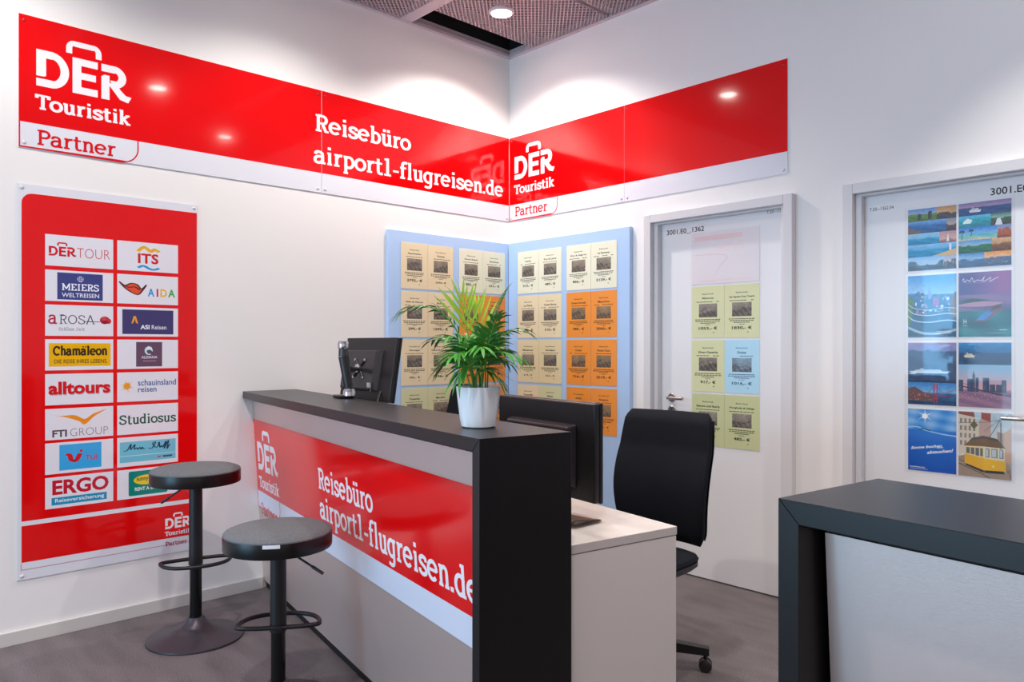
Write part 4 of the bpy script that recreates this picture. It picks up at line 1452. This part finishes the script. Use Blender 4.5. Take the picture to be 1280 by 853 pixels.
# ------------------------------------------------------------------ bar stools
def stool(label, x, y, zs, zf, a_foot, a_lever, lev, a_tag):
    t = thing('bar_stool', label, 'bar stool', (x, y, 0), 0, 'bar stools at the counter')
    MB().lathe([(0.0, .0), (.206, .0), (.213, .004), (.212, .010), (.17, .022), (.115, .036), (.072, .054), (.047, .076), (.036, .098), (0, .098)], M['basemet'], 64).build('base', t)
    MB().lathe([(.027, .09), (.0265, .12), (.0265, zf + .01)], M['inner'], 32).build('gas_lift', t)
    MB().lathe([(.0265, zf - .02), (.0305, zf - .02), (.0315, zf - .012), (.030, zf + .02), (.029, zs - .06), (.0, zs - .06)], M['blackmet'], 36).build('column', t)
    # D-shaped foot loop
    pts = []
    for i in range(40):
        a = 2 * PI * i / 40
        xx = .150 * math.copysign(abs(math.cos(a)) ** .82, math.cos(a))
        yy = (.026 if math.sin(a) > 0 else .128) * math.copysign(abs(math.sin(a)) ** .9, math.sin(a))
        pts.append((xx, yy, zf))
    fo = MB().tube(pts, .0085, M['blackmet'], 12, True)
    fo.box(-.02, .02, .018, .036, zf - .008, zf + .008, M['blackmet'], .002)
    fo.build('foot_rest', t, (0, 0, 0), (0, 0, a_foot))
    rim = MB().lathe([(0, zs - .054), (.192, zs - .054), (.1962, zs - .0525), (.1972, zs - .048), (.1972, zs - .003), (.1962, zs + .0005), (.18, zs + .001)], M['blackgloss'], 72)
    rim.build('seat_rim', t)
    cu = MB().lathe([(.196, zs + .0006), (.1955, zs + .005), (.190, zs + .0105), (.17, zs + .018), (.12, zs + .024), (.06, zs + .026), (0, zs + .0265)], M['seatfab'], 72)
    cu.build('seat_cushion', t)
    MB().tube([(.03, 0, zs - .062), (lev[0], 0, lev[1])], .0042, M['blackmet'], 10).tube([(lev[0] * .72 + .03 * .28, 0, lev[1] * .72 + (zs - .062) * .28), (lev[0], 0, lev[1])], .0062, M['plast'], 12).build('height_lever', t, (0, 0, 0), (0, 0, a_lever))
    if a_tag is not None:
        tg = MB()
        tg.grid(lambda u, v: (.1985 * math.cos(-.15 + .30 * u), .1985 * math.sin(-.15 + .30 * u), zs - .012 + .013 * v), 8, 3, M['whitep'])
        o = tg.build('label_tag', t, (0, 0, 0), (0, 0, a_tag))
        o['label'] = 'small white tag on the rim'
    MB().lathe([(0, zs - .062), (.10, zs - .060), (.10, zs - .052)], M['blackmet'], 30).build('seat_plate', t)
    return t


RL = math.atan2(-.727, -.687)     # image left
stool('higher round grey bar stool standing by the red partner board', .476, -2.437, .772, .358, rad(74), RL, (.160, .622), None)
stool('lower round grey bar stool in front, with a small white rim tag', 1.368, -2.470, .652, .303, rad(-124), RL + PI - .25, (.185, .510), math.atan2(-3.783 + 2.47, 4.032 - 1.368) - .12)


# ------------------------------------------------------------------ office chairs
def office_chair(label, x, y, rz, dz, arm0):
    t = thing('office_chair', label, 'chair', (x, y, 0), rz, 'swivel chairs behind the counter')
    sz = .508 + dz

    def back(u, v, front=True):
        # u around the padded slab (closed), v up
        z = .505 + dz + .565 * v
        hw = .209 + .022 * math.sin(PI * min(1, v * 1.05)) + .012 * v
        crn = .05
        if v > .92:
            hw -= .022 * ((v - .92) / .08) ** 2
        if v < .12:
            hw -= .022 * ((.12 - v) / .12) ** 1.5
        th = .028 * min(1, (1 - v) * 14 + .25) * min(1, v * 14 + .25)
        a = 2 * PI * u
        cx = hw * math.copysign(abs(math.cos(a)) ** .30, math.cos(a))
        cy = th * math.copysign(abs(math.sin(a)) ** .55, math.sin(a))
        bend = -.034 * math.sin(PI * min(1, v / .72) * .95) * (1 if v < .72 else 1 - ((v - .72) / .28) ** 2 * .0) + .055 * v * v + .045 * (cx / .23) ** 2 * -1
        return (cx, .235 + cy + bend, z)
    b = MB().grid(back, 48, 30, M['chairfab'], close_u=True)
    o = len(b.v)
    nv = 30
    b.f.append([i * nv + nv - 1 for i in range(48)]); b.mi.append(0); b.sm.append(True)
    b.f.append([i * nv for i in range(48)][::-1]); b.mi.append(0); b.sm.append(True)
    b.build('backrest', t)

    def shell(u, v):
        p = back(.02 + .46 * u, .04 + .90 * v)
        return (p[0] * 1.012, p[1] + .012, p[2])
    MB().grid(shell, 20, 20, M['chairshell']).build('back_shell', t)

    def seat(u, v):
        a = 2 * PI * u
        k = .30
        hw = .222 * (1 if v < .5 else 1)
        x_ = math.copysign(abs(math.cos(a)) ** .42, math.cos(a)) * .225
        y_ = math.copysign(abs(math.sin(a)) ** .42, math.sin(a)) * .225
        s = [0.0, .55, .86, .97, 1.0, .985, .95][int(round(v * 6))]
        zz = [.042, .040, .034, .023, .010, .002, 0][int(round(v * 6))]
        return (x_ * s, -.02 + y_ * s, sz - .05 + zz - (.012 if y_ * s < -.19 else 0))
    MB().grid(seat, 44, 7, M['chairfab'], close_u=True).build('seat', t)

    def pan(u, v):
        a = 2 * PI * u
        s = [1.0, 1.0, .93, .6, 0][int(round(v * 4))]
        zz = [0, -.018, -.032, -.040, -.042][int(round(v * 4))]
        return (math.copysign(abs(math.cos(a)) ** .42, math.cos(a)) * .222 * s, -.02 + math.copysign(abs(math.sin(a)) ** .42, math.sin(a)) * .222 * s, sz - .050 + zz)
    MB().grid(pan, 44, 5, M['chairshell'], close_u=True).build('seat_shell', t)
    br = MB().box(-.035, .035, .10, .235, sz - .108, sz - .088, M['chairshell'], .005)
    br.box(-.032, .032, .225, .252, sz - .10, sz + .25, M['chairshell'], .006)
    br.build('back_bracket', t)
    MB().lathe([(.0, sz - .10), (.05, sz - .10), (.05, sz - .13), (.028, sz - .14), (.028, .20), (.034, .20), (.036, .075), (0, .075)], M['plast'], 28).build('gas_column', t)
    for k in range(5):
        a = arm0 - rz + k * 2 * PI / 5
        T = Matrix.Rotation(a, 4, 'Z')
        ar = MB()
        vs = [(.02, -.026, .13), (.02, .026, .13), (.30, .017, .098), (.30, -.017, .098), (.02, -.026, .082), (.02, .026, .082), (.30, .017, .068), (.30, -.017, .068)]
        ar.add(vs, [[3, 2, 1, 0], [4, 5, 6, 7], [0, 1, 5, 4], [1, 2, 6, 5], [2, 3, 7, 6], [3, 0, 4, 7]], M['plast'], T=T)
        arm = ar.build('base_arm', t)
        cs = MB()
        for s in (-1, 1):
            T2 = T @ Matrix.Translation((.285, s * .014, .027)) @ Matrix.Rotation(rad(12 * s), 4, 'Z') @ Matrix.Rotation(PI / 2, 4, 'X')
            cs.lathe([(0, -.010), (.020, -.010), (.026, -.007), (.027, 0), (.026, .007), (.020, .010), (0, .010)], M['plastg'], 24, T2)
        cs.tube([T @ Vector((.285, 0, .03)), T @ Vector((.285, 0, .075))], .008, M['plast'], 10)
        cs.build('caster', arm)
    return t


office_chair('black swivel office chair in full view behind the white desk, by the first door', 2.058, -1.195, rad(2), -0.012, rad(33))
office_chair('dark swivel chair mostly hidden behind the counter and the plant', 0.872, -1.385, rad(-14), .068, rad(0))


# ------------------------------------------------------------------ monitors
def monitor_b():
    t = thing('computer_monitor', 'wide black monitor seen from behind on the white desk, right of the plant', 'monitor', (2.035, -1.722, .7505), rad(-9.2), 'monitors behind the counter')
    TL = Matrix.Translation((0, 0, .0))
    MB().box(-.302, .302, -.014, .012, .052, .398, M['plast'], .006).build('back_case', t)
    MB().box(-.304, .304, .010, .024, .050, .400, M['plast'], .004).build('bezel', t)
    MB().add([(-.29, .0245, .065), (.29, .0245, .065), (.29, .0245, .385), (-.29, .0245, .385)], [[3, 2, 1, 0]], M['screen']).build('screen', t)
    hm = MB()
    v = [(-.20, -.013, .32), (.205, -.013, .32), (.205, -.013, .09), (-.20, -.013, .09), (-.185, -.055, .312), (.197, -.055, .312), (.192, -.040, .11), (-.180, -.040, .11)]
    b = bmesh.new()
    vv = [b.verts.new(p) for p in v]
    for f in ([0, 1, 2, 3], [7, 6, 5, 4], [4, 5, 1, 0], [5, 6, 2, 1], [6, 7, 3, 2], [7, 4, 0, 3]):
        b.faces.new([vv[i] for i in f])
    bmesh.ops.recalc_face_normals(b, faces=b.faces[:])
    bmesh.ops.bevel(b, geom=b.edges[:], offset=.007, segments=3, profile=.5, affect='EDGES')
    hm.bm(b, M['plastg'])
    for k in range(26):
        hm.box(-.165 + k * .0125, -.158 + k * .0125, -.0562, -.0545, .285, .300, M['plinth'])
    hm.build('rear_housing', t)
    MB().box(-.04, .04, -.050, -.012, .01, .20, M['plast'], .006).build('stand_neck', t)
    MB().lathe([(0, 0), (.10, 0), (.10, .006), (.085, .012), (0, .016)], M['plast'], 40, Matrix.Translation((-.02, 0, 0))).build('stand_foot', t)
    MB().box(.128, .150, -.036, -.018, .070, .105, M['bluepl'], .003).tube([(.139, -.027, .07), (.139, -.03, .045), (.125, -.05, .02), (.07, -.08, .008), (.0, -.11, .006)], .0045, M['plast'], 10).build('cable_plug', t)


def monitor_a():
    t = thing('computer_monitor', 'black monitor on a clamped arm at the wall end of the counter', 'monitor', (.60, -1.605, 1.06), 0, 'monitors behind the counter')
    sr = (rad(-9), 0, rad(3))
    case = MB().box(-.222, .222, -.012, .012, .0, .335, M['plast'], .005)
    co = case.build('back_case', t, (0, 0, 0), sr)
    MB().box(-.224, .224, .012, .024, -.002, .337, M['plast'], .003).build('bezel', co)
    MB().add([(-.208, .0245, .016), (.208, .0245, .016), (.208, .0245, .32), (-.208, .0245, .32)], [[3, 2, 1, 0]], M['screen']).build('screen', co)
    b = bmesh.new()
    v = [(-.19, -.011, .27), (.13, -.011, .27), (.115, -.011, .05), (-.19, -.011, .05), (-.18, -.046, .262), (.105, -.046, .262), (.085, -.046, .058), (-.18, -.046, .058)]
    vv = [b.verts.new(p) for p in v]
    for f in ([0, 1, 2, 3], [7, 6, 5, 4], [4, 5, 1, 0], [5, 6, 2, 1], [6, 7, 3, 2], [7, 4, 0, 3]):
        b.faces.new([vv[i] for i in f])
    bmesh.ops.recalc_face_normals(b, faces=b.faces[:])
    bmesh.ops.bevel(b, geom=b.edges[:], offset=.005, segments=2, profile=.5, affect='EDGES')
    MB().bm(b, M['plastg']).build('rear_housing', co)
    ve = MB()
    for a in (45, -45):
        ve.tube([(-.02 + .055 * math.cos(rad(a)), -.050, .165 + .06 * math.sin(rad(a))), (-.02 - .055 * math.cos(rad(a)), -.050, .165 - .06 * math.sin(rad(a)))], .006, M['plast'], 8)
    for sx in (-1, 1):
        for sz in (-1, 1):
            ve.box(-.02 + sx * .042 - .007, -.02 + sx * .042 + .007, -.053, -.046, .165 + sz * .045 - .007, .165 + sz * .045 + .007, M['chrome'], .001)
    ve.lathe([(0, .0), (.022, .0), (.022, .016), (0, .016)], M['chrome'], 20, Matrix.Translation((-.02, -.048, .165)) @ Matrix.Rotation(PI / 2, 4, 'X'))
    ve.build('mount_cross', co)
    L0 = Vector((.60, -1.605, 1.06))
    w = lambda x, y, z: Vector((x, y, z)) - L0
    cl = MB().box(-.055, .045, -.045, .03, 0, .014, M['plast'], .004, Matrix.Translation(w(.845, -1.868, 1.1005)) @ Matrix.Rotation(CA, 4, 'Z'))
    cl.box(-.02, .02, .028, .036, -.09, .010, M['plast'], .002, Matrix.Translation(w(.845, -1.868, 1.1005)) @ Matrix.Rotation(CA, 4, 'Z'))
    cl.lathe([(.03, .012), (.03, .03), (.024, .045), (0, .045)], M['chrome'], 24, Matrix.Translation(w(.885, -1.872, 1.1005)))
    cl.build('clamp', t)
    ar = MB()
    e0, e1 = w(.885, -1.872, 1.13), w(.862, -1.890, 1.30)
    e2 = w(.860, -1.890, 1.350)
    ar.tube([e0, e0 * .5 + e1 * .5, e1], [.020, .023, .025], M['plast'], 14)
    ar.tube([e1, e2], [.024, .021], M['plastg'], 16)
    ar.lathe([(.0245, -.014), (.0262, -.01), (.0262, .012), (.022, .022), (0, .024)], M['chrome'], 24, Matrix.Translation(e2))
    ar.tube([e1 * .7 + e0 * .3, w(.72, -1.76, 1.23), w(.588, -1.650, 1.228)], [.016, .014, .012], M['plast'], 12)
    ar.build('arm', t)
    cb = MB().tube([w(.74, -1.60, 1.115), w(.75, -1.62, 1.08), w(.78, -1.66, 1.02), w(.80, -1.70, .90)], .006, M['plast'], 10)
    cb.box(.07, .10, -.035, -.012, .055, .10, M['chrome'], .002)
    cb.build('cable', t)


monitor_a()
monitor_b()

# ------------------------------------------------------------------ potted palm on the counter
pl = thing('potted_palm', 'green palm in a white glazed pot standing on the black counter', 'plant', (2.268, -2.258, 1.1003))
MB().lathe([(0, 0), (.047, 0), (.053, .004), (.058, .030), (.0635, .075), (.0685, .120), (.069, .124), (.066, .124), (.063, .112), (.058, .07)], M['pot'], 56).build('pot', pl)
MB().lathe([(.063, .108), (.04, .110), (0, .112)], M['soil'], 32).build('soil', pl)
Rv = Vector((.687, .727, 0))
Fv = Vector((-.727, .687, 0))
S = .00246


def frond(du, dv, dep, leafm, lw=1.0, lift=.55, nleaf=11, a0=52, start=.34, ll=1.0, sag=.34):
    """arching frond: tip at du px right and dv px above the pot rim, dep metres towards the wall"""
    r = random.Random(int(du * 7 + dv * 3))
    tip = Rv * (du * S) + Fv * dep + Vector((0, 0, .115 + dv * S))
    b0 = Vector((r.uniform(-.028, .028), r.uniform(-.028, .028), .108))
    mid = b0 + (tip - b0) * .42
    mid.z = b0.z + (tip.z - b0.z) * .45 + lift * (Vector((tip.x, tip.y, 0)).length) + .03
    mid.x = b0.x + (tip.x - b0.x) * .28
    mid.y = b0.y + (tip.y - b0.y) * .28
    P = [(b0 * (1 - t) * (1 - t) + mid * 2 * t * (1 - t) + tip * t * t) for t in [i / 20 for i in range(21)]]
    mb = MB()
    mb.tube(P, [.0026 - .0018 * i / 20 for i in range(21)], M['stem'], 6)
    length = sum((P[i + 1] - P[i]).length for i in range(20))

    def leaf(p, d, n, L, w):
        n = (n - d * n.dot(d)).normalized()
        s = d.cross(n).normalized()
        pts = []
        down = Vector((0, 0, -1))
        for k, (t, ww) in enumerate([(0, .12), (.18, .75), (.42, 1.0), (.72, .7), (1, .0)]):
            c = p + d * (L * t) + down * (L * sag * t * t) + n * (L * .04 * math.sin(PI * t))
            pts.append((c - s * w * ww + n * w * .25 * ww, c, c + s * w * ww + n * w * .25 * ww))
        vs = [q for tr in pts for q in tr]
        fs = []
        for k in range(4):
            a = k * 3
            fs += [[a, a + 1, a + 4, a + 3], [a + 1, a + 2, a + 5, a + 4]]
        mb.add(vs, fs, leafm, True)
    nleaf += 2
    for k in range(nleaf):
        t = start + (1 - start) * (k + .3) / nleaf
        i = min(19, int(t * 20))
        p = P[i].lerp(P[i + 1], t * 20 - i)
        d = (P[i + 1] - P[i]).normalized()
        side = d.cross(Vector((0, 0, 1)))
        if side.length < .25:
            side = (side + Rv * .6).normalized()
        side.normalize()
        n = side.cross(d).normalized()
        L = ll * (.098 * (1 - .40 * (k / nleaf)) * r.uniform(.8, 1.2))
        for s in (-1, 1):
            ang = rad((a0 - 22 * k / nleaf) * r.uniform(.8, 1.2))
            dd = (d * math.cos(ang) + side * s * math.sin(ang) + n * .12 + Vector((0, 0, r.uniform(-.30, .10)))).normalized()
            leaf(p, dd, n, L, .0054 * lw * r.uniform(.8, 1.2))
    leaf(P[20], (P[20] - P[19]).normalized(), Vector((0, 0, 1)), .055 * ll, .0055 * lw)
    mb.build('frond', pl)


G, GD, GY = M['leaf'], M['leafd'], M['leafy']
frond(-22, 112, .00, GY, .8, .12, 3, ll=1.45, start=.58, a0=30, sag=.05)
frond(-4, 100, .03, GY, .8, .12, 2, ll=1.4, start=.56, a0=28, sag=.08)
frond(-90, 98, -.03, GD, 1.15, .80, 9)
frond(-58, 62, .06, GD, 1.1, .6, 8)
frond(-34, 66, -.08, G, 1.1, .5, 8)
frond(34, 122, .05, GD, 1.0, .30, 9, a0=34, sag=.2)
frond(24, 88, -.05, G, 1.05, .4, 8)
frond(56, 72, .02, GD, 1.15, .75, 8)
frond(50, 40, -.05, G, 1.1, .7, 7)
frond(34, 34, .06, G, 1.1, .7, 7)
frond(16, 70, .09, GD, 1.0, .5, 8)
frond(-44, 30, .02, G, 1.1, .7, 7)
frond(-26, 44, -.10, G, 1.1, .6, 7)
frond(6, 52, -.12, G, 1.1, .6, 8)
frond(10, 74, .0, GD, 1.0, .3, 8)
frond(-14, 62, .04, G, 1.0, .4, 8)
frond(26, 12, -.03, GD, 1.0, .9, 6)
frond(-8, 40, .10, GD, 1.0, .7, 7)
frond(24, 50, .10, G, 1.0, .6, 7)
frond(-22, 20, -.06, G, 1.0, .9, 6)
